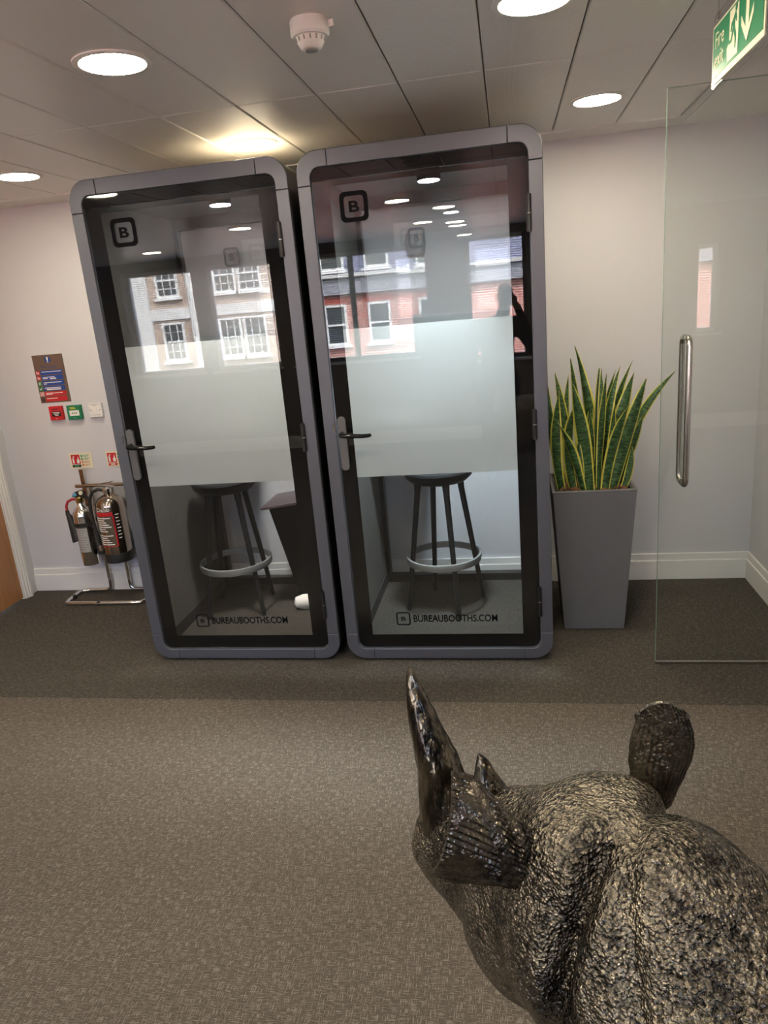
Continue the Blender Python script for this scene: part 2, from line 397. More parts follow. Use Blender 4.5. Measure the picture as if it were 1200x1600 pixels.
# ceiling: plaster margin + slab, with metal tiles as pieces
TX, TW = .844, .298; TYs = [4.005, 2.817, 1.629, .441, -.747, -1.935, WY]
ncol = 20; TX0 = TX-ncol*TW
m_ = MB(); m_.box(XL2-.15, XR2+.15, WY-.28, YW+.15, ZC+.012, ZC+.3)
m_.box(TX+.012, XR2, WY, YW, ZC-.004, ZC+.012); m_.box(XL2, TX+.012, 4.014, YW, ZC-.004, ZC+.012)
ceil = struct(m_.build('ceiling', ['ceiling_plaster']), 'suspended ceiling of long metal tiles with a plaster margin', 'ceiling')
MB().box(TX+.002, TX+.009, WY, 4.012, ZC-.006, ZC+.01).box(TX+.040, TX+.048, WY, 4.1, ZC-.010, ZC+.0).build('edge_trim', 'white_paint', ceil)
MB().box(XL2, TX, 4.006, 4.013, ZC-.006, ZC+.01).build('edge_trim', 'white_paint', ceil)
MB().box(XL2, TX, WY, 4.01, ZC+.0095, ZC+.0118).build('joint_backing', 'joint_dark', ceil)
tile_me = {}
for r in range(len(TYs)-1):
    y1, y0 = TYs[r], TYs[r+1]; ln = y1-y0
    for c in range(ncol):
        key = round(ln, 3)
        if key not in tile_me:
            g = .0022; b = .004; X, Yh = TW/2-g, ln/2-g
            vs = []
            for (dx, dz) in ((0, .008), (0, .004), (b, 0)):
                vs += [(-X+dx, -Yh+dx, dz), (X-dx, -Yh+dx, dz), (X-dx, Yh-dx, dz), (-X+dx, Yh-dx, dz)]
            fs = [(8, 11, 10, 9)]+[(i+4*k, 4*k+(i+1) % 4, 4*k+4+(i+1) % 4, i+4*k+4) for k in range(2) for i in range(4)]
            t = MB().add(vs, fs).build('ceiling_tile', 'ceiling_tile', ceil); tile_me[key] = t.data
        else: t = link('ceiling_tile', tile_me[key], ceil)
        t.location = (TX0+(c+.5)*TW, (y0+y1)/2, ZC)
# baseboards
def skirt(name, segs, label):
    m_ = MB()
    for (x0, x1, y0, y1, dx, dy) in segs:
        m_.box(x0, x1, y0, y1, 0, .119)
        # thinner upper band
        m_.box(x0+(dx if dx > 0 else 0), x1+(dx if dx < 0 else 0), y0+(dy if dy > 0 else 0), y1+(dy if dy < 0 else 0), .119, .160)
    return struct(m_.build(name, 'white_paint', bevel=.003), label, 'baseboard')
skirt('baseboard_back', [(XL+.001, XR-.001, YW-.022, YW-.0005, 0, .008)], 'white stepped skirting along the back wall')
skirt('baseboard_right', [(XR-.022, XR-.0005, YR, YW-.023, .008, 0)], 'white stepped skirting along the right return wall')
skirt('baseboard_left', [(XL2, XL-.001, YN-.142, YN-.1205, 0, .008), (XL+.0005, XL+.018, YN, DY0-.075, 0, 0)], 'white skirting beside the wooden door')
skirt('baseboard_front', [(XL2, XR2, WY+.0005, WY+.022, 0, -.008)], 'white skirting under the windows')
# door and architrave on the left wall
m_ = MB()
for (a, b) in ((DY1, DY1+.075), (DY0-.075, DY0)):
    m_.box(XL+.0005, XL+.014, a, b, 0, DZ+.075)
    m_.box(XL+.014, XL+.022, a+.018, b-.012, 0, DZ+.06); m_.box(XL+.022, XL+.028, a+.034, b-.024, 0, DZ+.05)
m_.box(XL+.0005, XL+.014, DY0, DY1, DZ, DZ+.075); m_.box(XL+.014, XL+.022, DY0, DY1, DZ+.012, DZ+.06)
m_.box(XL-.119, XL, DY1-.006, DY1, 0, DZ); m_.box(XL-.119, XL, DY0, DY0+.006, 0, DZ); m_.box(XL-.119, XL, DY0+.006, DY1-.006, DZ-.006, DZ)
struct(m_.build('trim_1', 'white_paint', bevel=.002), 'white moulded door frame in the left corner', 'door frame')
dr = struct(MB().box(XL-.050, XL-.004, DY0+.009, DY1-.009, .010, DZ-.009).build('door_1', 'door_veneer', bevel=.002), 'orange brown veneered door at the left edge', 'door')
MB().tube([(XL-.004, DY0+.10, 1.02), (XL+.03, DY0+.10, 1.02), (XL+.035, DY0+.12, 1.02), (XL+.035, DY0+.22, 1.02)], .009).build('handle', 'steel_brushed', dr, smooth=True)
# windows
for i, (a, b, c, d) in enumerate(WINS):
    f = MB(); y0, y1 = WY-.20, WY-.14; t = .045
    f.box(a, a+t, y0, y1, c, d); f.box(b-t, b, y0, y1, c, d); f.box(a+t, b-t, y0, y1, c, c+t); f.box(a+t, b-t, y0, y1, d-t, d)
    if b-a > 1.2: f.box((a+b)/2-.03, (a+b)/2+.03, y0, y1, c+t, d-t)
    win = struct(f.build('window_%d' % (i+1), 'window_frame_grey' if i in (2, 3) else 'white_paint'), 'window in the wall behind the photographer, seen only as a reflection; the fifth is unseen and added for daylight', 'window')
    MB().box(a+t, b-t, y0+.025, y0+.033, c+t, d-t).build('pane', 'window_glass', win)
    MB().box(a-.03, b+.03, WY-.14, WY+.04, c-.03, c-.0005).build('window_sill', 'white_paint', win)
    bl = MB(); zlo = (c+d)/2+.05 if i in (3, 4) else c+.04; z = d-.06
    while z > zlo:
        bl.add([(a+.05, WY-.105, z), (b-.05, WY-.105, z), (b-.05, WY-.089, z+.004), (a+.05, WY-.089, z+.004)], [(0, 1, 2, 3)]); z -= .025
    bl.box(a+.05, b-.05, WY-.115, WY-.075, d-.045, d-.002)
    bo = bl.build('venetian_blind', 'blind_white', win); bo['kind'] = 'stuff'

# ------------------------------------------------------------------ outside: street and two facades
FY = -17.0; SZ = -4.0
struct(MB().box(-30, 25, FY-.5, WY-.4, SZ-.2, SZ).build('ground', 'asphalt'), 'asphalt street outside the windows', 'street')
def fac_window(parent, x, z0, wd, h, y, bars=2, cols=2, frame='white_paint'):
    f = MB(); t = .07
    f.box(x, x+t, y, y+.09, z0, z0+h); f.box(x+wd-t, x+wd, y, y+.09, z0, z0+h); f.box(x+t, x+wd-t, y, y+.09, z0, z0+t); f.box(x+t, x+wd-t, y, y+.09, z0+h-t, z0+h)
    f.box(x+t, x+wd-t, y+.01, y+.08, z0+h/2-.03, z0+h/2+.03)
    for k in range(1, cols): f.box(x+wd*k/cols-.012, x+wd*k/cols+.012, y+.02, y+.06, z0+t, z0+h-t)
    for k in range(1, bars*2):
        if k != bars: f.box(x+t, x+wd-t, y+.02, y+.06, z0+h*k/bars/2-.012, z0+h*k/bars/2+.012)
    f.box(x-.08, x+wd+.08, y, y+.16, z0-.09, z0)
    w_ = f.build('window', frame, parent); MB().box(x+t, x+wd-t, y+.005, y+.015, z0+t, z0+h-t).build('pane', 'dark_pane', w_)
red = thing('brick_building', 'red brick building with slate roof and white windows across the street, seen as a reflection', 'building', (0, FY, SZ))
MB().box(-6.6, 14, -.6, 0, 0, 6.05).build('wall', 'brick_red', red)
MB().box(-6.6, 14, -.4, .22, 6.05, 6.22).box(-6.6, 14, -.4, .12, 6.22, 6.55).build('cornice', 'stone_grey', red)
MB().box(-6.6, 14, -.5, .26, 6.55, 6.66).build('parapet', 'stone_white', red)
MB().prism([(-3.0, 6.66), (-.05, 6.66), (-.9, 10.0), (-3.0, 10.0)], 'x', -6.6, 14).build('roof', 'slate', red)
for k in range(8):
    x = -5.75+k*1.42
    if k in (3, 4): continue
    fac_window(red, x, 4.5, .72, 1.25, .0, 1, 1); MB().box(x-.1, x+.82, 0, .03, 5.78, 5.98).build('lintel', 'lintel_brick', red)
    fac_window(red, x, 6.78, .78, .85, .05, 1, 1)
for x in (-2.35, -1.55): MB().tube([(x, .07, 0), (x, .07, 6.0)], .06).build('drainpipe', 'window_frame_grey', red)
buff = thing('brick_building', 'buff brick terrace with white sash windows across the street, seen as a reflection', 'building', (0, FY, SZ))
MB().box(-22, -6.61, -.6, 0, 0, 9.5).build('wall', 'brick_buff', buff)
MB().box(-22, -6.61, 0, .10, 5.75, 6.1).build('string_course', 'stone_white', buff)
for x in (-7.3, -10.25, -12.2): MB().box(x, x+.55, 0, .12, 0, 9.4).build('pilaster', 'stone_white', buff)
for x in (-11.35, -9.35, -8.5, -13.6, -15.4):
    fac_window(buff, x, 4.4, .78, 1.25, .0, 2, 3); fac_window(buff, x, 6.45, .78, 1.1, .0, 2, 3)
MB().prism([(-.6, 9.5), (0.1, 9.5), (-1.8, 11.5), (-2.5, 11.5)], 'x', -22, -6.61).build('roof', 'slate', buff)

# ------------------------------------------------------------------ downlights, smoke detector
def downlight(x, y, label, grp=None):
    t = thing('downlight', label, 'ceiling light', (x, y, ZC), grp)
    MB().lathe([(.094, .0), (.094, -.006), (.105, -.0075), (.112, -.004), (.112, 0)], (0, 0, 0), 48).build('trim_ring', 'plastic_white', t, smooth=True)
    MB().lathe([(.0935, -.001), (.0935, -.0062)], (0, 0, 0), 48).build('diffuser', 'lamp_warm', t)
    return t
downlight(-1.093, 2.215, 'lit round downlight at the upper left, in front of the left booth')
downlight(.099, 2.245, 'lit round downlight cut by the top edge of the photo')
downlight(-2.285, 3.455, 'lit round downlight at the left edge of the ceiling')
downlight(-1.093, 3.435, 'lit round downlight right above the left booth')
downlight(.397, 3.455, 'lit round downlight above the plant, near the exit sign')
for x, y in ((-2.285, 2.215), (-.795, .55), (-2.285, -.1), (-.497, -.17), (-.497, -1.55), (-3.775, 1.0), (-3.775, -1.4), (1.9, 1.0)):
    downlight(x, y, 'lit round downlight behind the photographer, seen only as a reflection', 'downlights behind the photographer')
t = thing('smoke_detector', 'white smoke detector on the ceiling', 'smoke detector', (-.487, 2.14, ZC))
MB().lathe([(.050, 0), (.052, -.004), (.052, -.034), (.047, -.040), (.030, -.041)], (0, 0, 0), 36).build('base', 'plastic_white', t, smooth=True)
MB().lathe([(.040, -.038), (.036, -.052), (.028, -.066), (.022, -.069)], (0, 0, 0), 36).build('sensor_cap', 'plastic_white', t, smooth=True)
for k in range(14):
    a = 2*PI*k/14; c, s = math.cos(a), math.sin(a)
    MB().tube([(.0392*c, .0392*s, -.042), (.0365*c, .0365*s, -.052)], .0022, 6).build('slot', 'plastic_grey', t)
MB().lathe([(.019, -.0685), (.017, -.072)], (0, 0, 0), 24).build('nose', 'plastic_grey', t)
MB().box(.045, .066, -.004, .004, -.022, -.006).build('tab', 'plastic_white', t)

# ------------------------------------------------------------------ phone booths
BX0, BX1, BZ0, BZ1, BYF, BYB = -.848, .160, .012, 2.345, 3.2014, 4.165
def corner_piece(cx, cz, sx, sz, arm, ox, oz, ro, wx, wz, ri, seg=10):
    """L piece at an outer corner (cx,cz); sx,sz point inward"""
    out = [(cx, cz+sz*arm)]; inn = [(cx+sx*wx, cz+sz*arm)]
    for k in range(seg+1):
        a = PI/2*k/seg
        out.append((cx+sx*(ro-ro*math.cos(a)), cz+sz*(ro-ro*math.sin(a))))
        inn.append((cx+sx*(wx+ri-ri*math.cos(a)), cz+sz*(wz+ri-ri*math.sin(a))))
    out.append((cx+sx*arm, cz)); inn.append((cx+sx*arm, cz+sz*wz))
    return out, inn
def make_booth(dx, which, lampmat):
    t = thing('phone_booth', which, 'phone booth', (dx, 0, 0), 'office phone booths')
    wx, wt, wb, ro, ri, arm = .057, .066, .054, .092, .042, .135
    y0, y1 = BYF, BYF+.032
    for (cx, sx) in ((BX0, 1), (BX1, -1)):
        for (cz, sz, wz) in ((BZ0, 1, wb), (BZ1, -1, wt)):
            o_, i_ = corner_piece(cx, cz, sx, sz, arm, 0, 0, ro, wx, wz, ri)
            MB().strip(o_, i_, y0, y1, closed=False).build('frame_corner', 'booth_frame', t, smooth=True, bevel=.003)
    g = .0008
    for (x0, x1, z0, z1) in ((BX0, BX0+wx, BZ0+arm+g, BZ1-arm-g), (BX1-wx, BX1, BZ0+arm+g, BZ1-arm-g)):
        MB().box(x0, x1, y0, y1, z0, z1).build('frame_upright', 'booth_frame', t, bevel=.003)
    for (z0, z1) in ((BZ0, BZ0+wb), (BZ1-wt, BZ1)):
        MB().box(BX0+arm+g, BX1-arm-g, y0, y1, z0, z1).build('frame_rail', 'booth_frame', t, bevel=.003)
    # body
    e = .004
    o_ = rrect(BX0+e, BX1-e, BZ0+e, BZ1-e, ro-e); i_ = rrect(BX0+.052, BX1-.052, BZ0+.04, BZ1-.06, .03)
    MB().strip(o_, i_, BYF+.0335, BYB).build('shell', 'booth_shell', t, smooth=True)
    ix0, ix1, iz0, iz1 = BX0+.056, BX1-.056, .060, 2.262
    MB().box(ix0-.003, ix0+.006, BYF+.05, BYB-.07, iz0+.07, iz1).build('side_lining', 'booth_felt', t)
    MB().box(ix1-.006, ix1+.003, BYF+.05, BYB-.07, iz0+.07, iz1).build('side_lining', 'booth_felt', t)
    MB().box(ix0-.003, ix0+.012, BYF+.05, BYB-.07, iz0, iz0+.07).build('skirting', 'black_matt', t)
    MB().box(ix1-.012, ix1+.003, BYF+.05, BYB-.07, iz0, iz0+.07).build('skirting', 'black_matt', t)
    MB().box(ix0, ix1, BYF+.04, BYB-.07, iz1, iz1+.02).build('ceiling_lining', 'booth_lining', t)
    MB().box(ix0, ix1, BYF+.04, BYB-.07, .045, iz0).build('floor_mat', 'carpet_booth', t)
    MB().box(BX0+.10, BX1-.10, BYF+.08, BYB-.05, BZ1-.0035, BZ1+.008).build('roof_reflector', 'roof_bounce', t)  # paler sheet added on the booth top to bounce lamp glow onto the ceiling
    # rear frame and glass
    rf = MB(); ry0, ry1 = BYB-.07, BYB-.02; q = .032
    rf.box(ix0, ix0+q, ry0, ry1, .05, 2.28); rf.box(ix1-q, ix1, ry0, ry1, .05, 2.28); rf.box(ix0+q, ix1-q, ry0, ry1, .05, .105); rf.box(ix0+q, ix1-q, ry0, ry1, 2.20, 2.28)
    rf.build('rear_frame', 'black_satin', t)
    rg = MB().box(ix0+q, ix1-q, ry0+.02, ry0+.028, .105, 2.20).build('rear_glass', 'clear_glass', t)
    MB().add([(ix0+q, ry0+.018, .945), (ix1-q, ry0+.018, .945), (ix1-q, ry0+.018, 1.62), (ix0+q, ry0+.018, 1.62)], [(0, 1, 2, 3)]).build('frosted_film', 'frosted_film', rg)
    MB().strip(rrect(-.510, -.418, 1.982, 2.084, .018, 4), rrect(-.498, -.430, 1.994, 2.072, .010, 4), ry0+.0150, ry0+.0154).build('logo', 'faint_grey', rg)  # faint grey logo outline just before the rear glass
    text('logo_letter', 'B', .05, 'faint_grey', rg, face_my(-.48, ry0+.0152, 2.016), bold=.001)
    # fascia and door
    ox0, ox1 = BX0+wx+.003, BX1-wx-.003
    fas = rrect(ox0, ox1, 2.2275, BZ1-wt-.003, .04)
    nb = len(fas)//2
    fas = fas[:nb]+[(ox0, 2.2275), (ox1, 2.2275)]
    fo = MB().prism(fas, 'y', BYF+.006, BYF+.014)
    fo.v = [(x, y-(.0008 if dx == 0 else .0002)*(z-2.2275)/.05, z) for x, y, z in fo.v]
    fo.build('fascia', 'black_gloss', t)
    door = bpy.data.objects.new('door', None); COL.objects.link(door); door.parent = t; door.empty_display_size = .05
    d0, d1 = .069, 2.2235
    dl = rrect(ox0, ox1, d0, d1, .04, 8)
    nq = 9
    dl = [(ox1, d1), (ox0, d1)]+dl[2*nq:]
    MB().prism(dl, 'y', BYF+.0075, BYF+.0135).build('glass', 'clear_glass', door)
    c0, c1, cz0, cz1 = -.716, .021, .137, 2.203
    ring = MB()
    ring.prism([(ox0, .13), (c0, .13), (c0, d1), (ox0, d1)], 'y', BYF+.0142, BYF+.017)
    ring.prism([(c1, .13), (ox1, .13), (ox1, d1), (c1, d1)], 'y', BYF+.0142, BYF+.017)
    ring.prism([(c0, cz1), (c1, cz1), (c1, d1), (c0, d1)], 'y', BYF+.0142, BYF+.017)
    lo = [p for p in rrect(ox0, ox1, d0, d1, .04, 8)[2*nq:]]
    ring.prism([(ox1, .13), (ox0, .13)]+lo, 'y', BYF+.0142, BYF+.017); ring.box(c0, c1, BYF+.0142, BYF+.017, .13, cz0)
    ring.build('border', 'border_ink', door)
    MB().add([(c0, BYF+.0148, .945), (c1, BYF+.0148, .945), (c1, BYF+.0148, 1.618), (c0, BYF+.0148, 1.618)], [(0, 1, 2, 3)]).build('frosted_film', 'frosted_film', door)
    MB().strip(rrect(-.676, -.556, 2.053, 2.173, .022, 5), rrect(-.658, -.574, 2.071, 2.155, .014, 5), BYF+.0066, BYF+.0070).build('logo', 'logo_ink', door)
    text('logo_letter', 'B', .060, 'logo_ink', door, face_my(-.638, BYF+.0066, 2.093), bold=.0015, width=.044)
    MB().strip(rrect(-.589, -.519, .190, .260, .011, 5), rrect(-.582, -.526, .197, .253, .006, 5), BYF+.0066, BYF+.0070).build('logo', 'logo_ink', door)
    text('logo_letter', 'B', .030, 'logo_ink', door, face_my(-.5655, BYF+.0066, .2145), bold=.0006, width=.023)
    text('lettering', 'BUREAUBOOTHS.COM', .05, 'logo_ink', door, face_my(-.504, BYF+.0066, .208), bold=.0009, width=.406)
    hz = MB().prism(rrect(-.781, -.743, .985, 1.236, .018, 6), 'y', BYF-.008, BYF+.0070).build('handle_plate', 'plate_grey', door, bevel=.002)
    MB().tube([(-.762, BYF-.006, 1.158), (-.762, BYF-.045, 1.158), (-.755, BYF-.054, 1.157), (-.735, BYF-.058, 1.155), (-.66, BYF-.058, 1.151), (-.635, BYF-.052, 1.151), (-.627, BYF-.040, 1.151)],
              [.011, .0105, .0105, .0105, .0095, .009, .008], 14).build('lever', 'black_gloss', door, smooth=True)
    MB().box(-.803, -.797, BYF-.0025, BYF+.004, 1.165, 1.205).build('latch_plate', 'chrome', door)
    for (za, zb) in ((1.942, 2.085), (1.085, 1.217), (.238, .385)):
        zm = (za+zb)/2
        h = MB().tube([(.1015, BYF-.007, za), (.1015, BYF-.007, zm-.002)], .0095, 14).tube([(.1015, BYF-.007, zm+.002), (.1015, BYF-.007, zb)], .0095, 14)
        h.box(.090, .112, BYF-.004, BYF+.003, za+.004, zb-.004); h.build('hinge', 'black_satin', t, smooth=True)
        MB().tube([(.1015, BYF-.007, zm-.002), (.1015, BYF-.007, zm+.002)], .0088, 14).build('hinge_pin', 'chrome', t)
    # ceiling lamp inside
    lx, ly = -.318+(.0 if dx == 0 else .08), 3.44
    MB().lathe([(.052, iz1), (.052, iz1-.050)], (lx, ly, 0), 28).build('lamp_housing', 'black_matt', t, smooth=True)
    MB().lathe([(.045, iz1-.0502), (.045, iz1-.053)], (lx, ly, 0), 28).build('lamp_lens', lampmat, t)
    sd_ = bpy.data.lights.new('booth_lamp', 'SPOT'); sd_.energy = 90 if dx == 0 else 62; sd_.spot_size = math.radians(86); sd_.spot_blend = .45
    sd_.shadow_soft_size = .10; sd_.color = (.84, .95, 1.0) if dx == 0 else (1.0, .95, .88)
    so_ = bpy.data.objects.new('booth_lamp', sd_); COL.objects.link(so_); so_.location = (lx, ly, iz1-.056); so_.parent = t; so_.rotation_euler = (math.radians(5), 0, 0)
    # narrow worktop on the rear-left side, behind the frosted band
    wt_ = MB().box(ix0+.012, ix0+.36, 3.78, 4.05, 1.065, 1.085).build('worktop', 'white_paint', t, bevel=.002)
    MB().box(ix0+.012, ix0+.36, 3.777, 3.7798, 1.060, 1.086).build('worktop_edge', 'bark', wt_)
    # feet
    for x in (BX0+.10, BX1-.10):
        for y in (BYF+.12, BYB-.12): MB().lathe([(.025, 0), (.025, .02)], (x, y, 0), 16).build('foot', 'rubber_black', t)
    return t
make_booth(0, 'grey framed phone booth on the right, next to the potted plant', 'lamp_cool')
make_booth(-1.048, 'grey framed phone booth on the left, next to the fire extinguishers', 'lamp_neutral')

# bar stools
def make_stool(cx, cy, rot, label):
    t = thing('bar_stool', label, 'stool', (cx, cy, .0605), 'bar stools in the booths', rot)
    sv = MB().lathe([(.02, .705), (.10, .708), (.150, .722), (.178, .748), (.186, .775), (.182, .786), (.165, .784), (.12, .770), (.06, .764), (.003, .763)], (0, 0, 0), 40)
    sv.build('seat', 'stool_grey', t, smooth=True)
    for k in range(4):
        a = PI/4+k*PI/2; c, s = math.cos(a), math.sin(a)
        MB().tube([(.118*c, .118*s, .722), (.124*c, .124*s, .66), (.218*c, .218*s, .012), (.219*c, .219*s, 0)], [.021, .0165, .0125, .010], 14).build('leg', 'stool_grey', t, smooth=True)
    n = 48; prof = [(.192, .268), (.205, .266), (.209, .284), (.207, .302), (.196, .303)]; vs = []; fs = []
    for k in range(n):
        a = 2*PI*k/n
        vs += [(r*math.cos(a), r*math.sin(a), z) for r, z in prof]
    L_ = len(prof)
    for k in range(n):
        for j in range(L_): fs.append((k*L_+j, ((k+1) % n)*L_+j, ((k+1) % n)*L_+(j+1) % L_, k*L_+(j+1) % L_))
    MB().add(vs, fs).build('foot_ring', 'stool_ring', t, smooth=True)
make_stool(-.3935, 3.757, math.radians(22.5-45), 'dark bar stool inside the right booth')
make_stool(-1.605, 3.757, math.radians(8), 'dark bar stool inside the left booth')
# dark unit and white shoe in the left booth
t = thing('side_desk', 'dark tapered side desk with glossy mauve top inside the left booth', 'desk', (0, 0, .0605))
MB().prism([(-1.262, 0.05), (-.975, .05), (-.975, .645), (-1.385, .595)], 'y', 3.80, 3.86).build('front_panel', 'desk_dark', t, bevel=.004)
MB().box(-1.05, -.975, 3.80, 4.05, 0, .05).build('plinth', 'desk_dark', t)
MB().prism([(-1.40, .597), (-1.385, .597), (-.96, .648), (-.96, .664), (-1.39, .613), (-1.41, .606)], 'y', 3.72, 4.03).build('top', 'desk_mauve', t, bevel=.003)
sh = MB().lathe([(.004, -.105), (.030, -.095), (.040, -.05), (.038, 0), (.036, .05), (.042, .09), (.034, .115), (.006, .122)], (0, 0, 0), 20, axis='y')
so = sh.build('shoe', 'white_fabric', None, smooth=True); so.scale = (1, 1, .9); so.rotation_euler = (0, 0, math.radians(-70)); so.location = (-1.17, 3.74, .0605+.038)
for v in so.data.vertices:
    if v.co.z < -.03: v.co.z = -.042
    if v.co.z > 0: v.co.z *= (1.25 if v.co.y < .03 else .75)
tag(so, 'small white shoe on the floor of the left booth', 'shoe')

# ------------------------------------------------------------------ planter and plant
PX, PY = .385, 3.695
t = thing('planter', 'tall tapered grey planter between the right booth and the glass door', 'planter', (PX, PY, 0))
def ringsq(h): return [(-h, -h), (h, -h), (h, h), (-h, h)]
def taper(levels, name, m_name, bev):
    vs = []; fs = []
    for hh, z in levels: vs += [(x, y, z) for x, y in ringsq(hh)]
    n = len(levels)
    for k in range(n-1):
        for i in range(4): fs.append((4*k+i, 4*k+(i+1) % 4, 4*k+4+(i+1) % 4, 4*k+4+i))
    fs.append((3, 2, 1, 0)); fs.append(tuple(4*(n-1)+i for i in range(4)))
    return MB().add(vs, fs).build(name, m_name, t, bevel=bev)
taper([(.150, 0), (.198, .748), (.200, .752), (.200, .758), (.186, .758), (.180, .700)], 'body', 'planter_grey', .0035)
taper([(.1845, .735), (.1845, .7545), (.174, .7545), (.172, .70)], 'liner', 'black_satin', .0)
MB().box(-.1715, .1715, -.1715, .1715, .69, .728).build('soil', 'soil', t)
chips = MB()
for k in range(90):
    x, y = random.uniform(-.148, .148), random.uniform(-.148, .148); s = random.uniform(.012, .026)
    R = Matrix.Rotation(random.uniform(0, 6.28), 3, 'Z') @ Matrix.Rotation(random.uniform(-.6, .6), 3, 'X')
    base = [(-1, -.6, 0), (.2, -.8, .1), (1, 0, 0), (.3, .7, 0), (-.8, .5, .1)]
    vs = [Vector((x, y, .735+random.uniform(0, .010)))+R @ (Vector(p)*s) for p in base]
    vs += [v+Vector((0, 0, .007)) for v in vs]
    chips.add(vs, [(4, 3, 2, 1, 0), (5, 6, 7, 8, 9)]+[(i, (i+1) % 5, 5+(i+1) % 5, 5+i) for i in range(5)])
co = chips.build('bark_chips', 'bark'); co.location = (PX, PY, 0); tag(co, 'brown bark chips covering the soil in the planter', 'bark chips'); co['kind'] = 'stuff'
plant = thing('snake_plant', 'snake plant with tall green leaves edged in yellow, growing in the grey planter', 'plant', (PX, PY, .704))
LEAVES = [(0.375,0.329,1.067,0.289,1.279,0.064,3.56),(0.411,0.377,1.167,0.323,1.43,0.052,3.74),(0.341,0.319,1.204,0.292,1.379,0.041,3.7),(0.245,0.214,1.029,0.236,1.233,0.052,3.62),(0.291,0.252,1.133,0.222,1.308,0.047,3.72),(0.341,0.284,0.941,0.22,1.094,0.044,3.555),(0.304,0.28,1.04,0.299,1.161,0.052,3.6),(0.413,0.413,1.055,0.423,1.328,0.038,3.66),(0.441,0.449,0.978,0.451,1.313,0.035,3.76),(0.417,0.432,1.097,0.449,1.306,0.032,3.6),(0.456,0.471,1.1,0.532,1.321,0.044,3.7),(0.458,0.465,1.114,0.515,1.303,0.032,3.76),(0.438,0.488,0.989,0.544,1.164,0.055,3.555),(0.472,0.553,1.03,0.622,1.276,0.061,3.57),(0.511,0.583,0.934,0.632,1.093,0.041,3.66),(0.535,0.646,1.086,0.795,1.276,0.044,3.76),(0.492,0.548,1.115,0.601,1.288,0.064,3.72),(0.491,0.528,1.138,0.597,1.34,0.035,3.8),(0.519,0.562,0.847,0.572,0.949,0.035,3.6),(0.268,0.199,1.003,0.187,1.242,0.047,3.7),(0.245,0.199,1.046,0.191,1.163,0.035,3.78),(0.286,0.28,1.119,0.295,1.289,0.035,3.8),(0.325,0.387,1.046,0.403,1.203,0.035,3.72),(0.372,0.383,1.006,0.38,1.119,0.035,3.63),(0.339,0.318,0.966,0.313,1.051,0.026,3.57),(0.462,0.482,0.939,0.496,1.151,0.035,3.66),(0.433,0.405,1.069,0.362,1.287,0.041,3.78),(0.49,0.514,0.89,0.533,1.002,0.035,3.62),(0.306,0.269,0.988,0.234,1.209,0.041,3.76),(0.457,0.501,1.025,0.499,1.152,0.035,3.8)]
def make_leaf(i, bx, mx, mz, tx, tz, wd, Y):
    n = 26; nw = 6; vs = []; uv = []; fs = []
    P0 = Vector((bx, Y, .700)); P1 = Vector((mx, Y-.01, mz)); P2 = Vector((tx, Y+random.uniform(-.05, .03), tz))
    tw0 = random.uniform(-.5, .5); tw1 = tw0+random.uniform(-.9, .9); cup = random.uniform(.25, .55); sd = random.uniform(0, 50)
    # quadratic through P1 at its arc share
    a1 = (P1-P0).length; a2 = (P2-P1).length; tm = a1/(a1+a2)
    C = (P1-P0*(1-tm)**2-P2*tm**2)/(2*tm*(1-tm))
    for k in range(n):
        t_ = k/(n-1); p = P0*(1-t_)**2+C*2*t_*(1-t_)+P2*t_**2; tg = ((C-P0)*(1-t_)+(P2-C)*t_).normalized()
        tw = tw0+(tw1-tw0)*t_; s = Vector((math.cos(tw), math.sin(tw), 0)); s = (s-tg*s.dot(tg)).normalized(); nn = tg.cross(s)
        prof = (.62+.38*min(1, t_/.45)) if t_ < .55 else max(0.03, (1-((t_-.55)/.45)**1.9))
        h = wd*.56*prof
        wav = .004*math.sin(9*t_+sd)
        for j in range(nw+1):
            u = -1+2*j/nw
            vs.append(p+s*(u*h)+nn*(cup*h*(u*u)+wav*u)); uv.append((u, t_*(a1+a2), sd))
    m = len(vs); base = list(vs)
    for k in range(n):
        for j in range(nw+1):
            u = -1+2*j/nw; idx = k*(nw+1)+j
            t_ = k/(n-1)
            # thin back skin
            pk = base[min(idx+nw+1, m-1) if k < n-1 else idx]-base[idx-(nw+1) if k == n-1 else idx]
            ju = base[k*(nw+1)+min(j+1, nw)]-base[k*(nw+1)+max(j-1, 0)]
            nn = pk.cross(ju); nn = nn.normalized() if nn.length > 1e-9 else Vector((0, 1, 0))
            vs.append(base[idx]+nn*(.0035*(1-u*u)*(1-.6*t_)+.0006)); uv.append((u, t_*(a1+a2), sd))
    W_ = nw+1
    for k in range(n-1):
        for j in range(nw):
            a = k*W_+j; fs += [(a, a+1, a+W_+1, a+W_), (m+a, m+a+W_, m+a+W_+1, m+a+1)]
        a = k*W_; fs += [(a, a+W_, m+a+W_, m+a)]; a = k*W_+nw; fs += [(a, m+a, m+a+W_, a+W_)]
    fs += [tuple(range((n-1)*W_, n*W_))+tuple(range(m+n*W_-1, m+(n-1)*W_-1, -1))]
    o = Vector((PX, PY, .704)); vs = [v-o for v in vs]
    me = bpy.data.meshes.new('leaf'); me.from_pydata([tuple(v) for v in vs], [], fs)
    at = me.attributes.new('leafuv', 'FLOAT_VECTOR', 'POINT')
    for k, q in enumerate(uv): at.data[k].vector = q
    me.materials.append(MATS['sansevieria_leaf']); smooth_mesh(me, 60); link('leaf', me, plant)
for i, l in enumerate(LEAVES): make_leaf(i, *l)

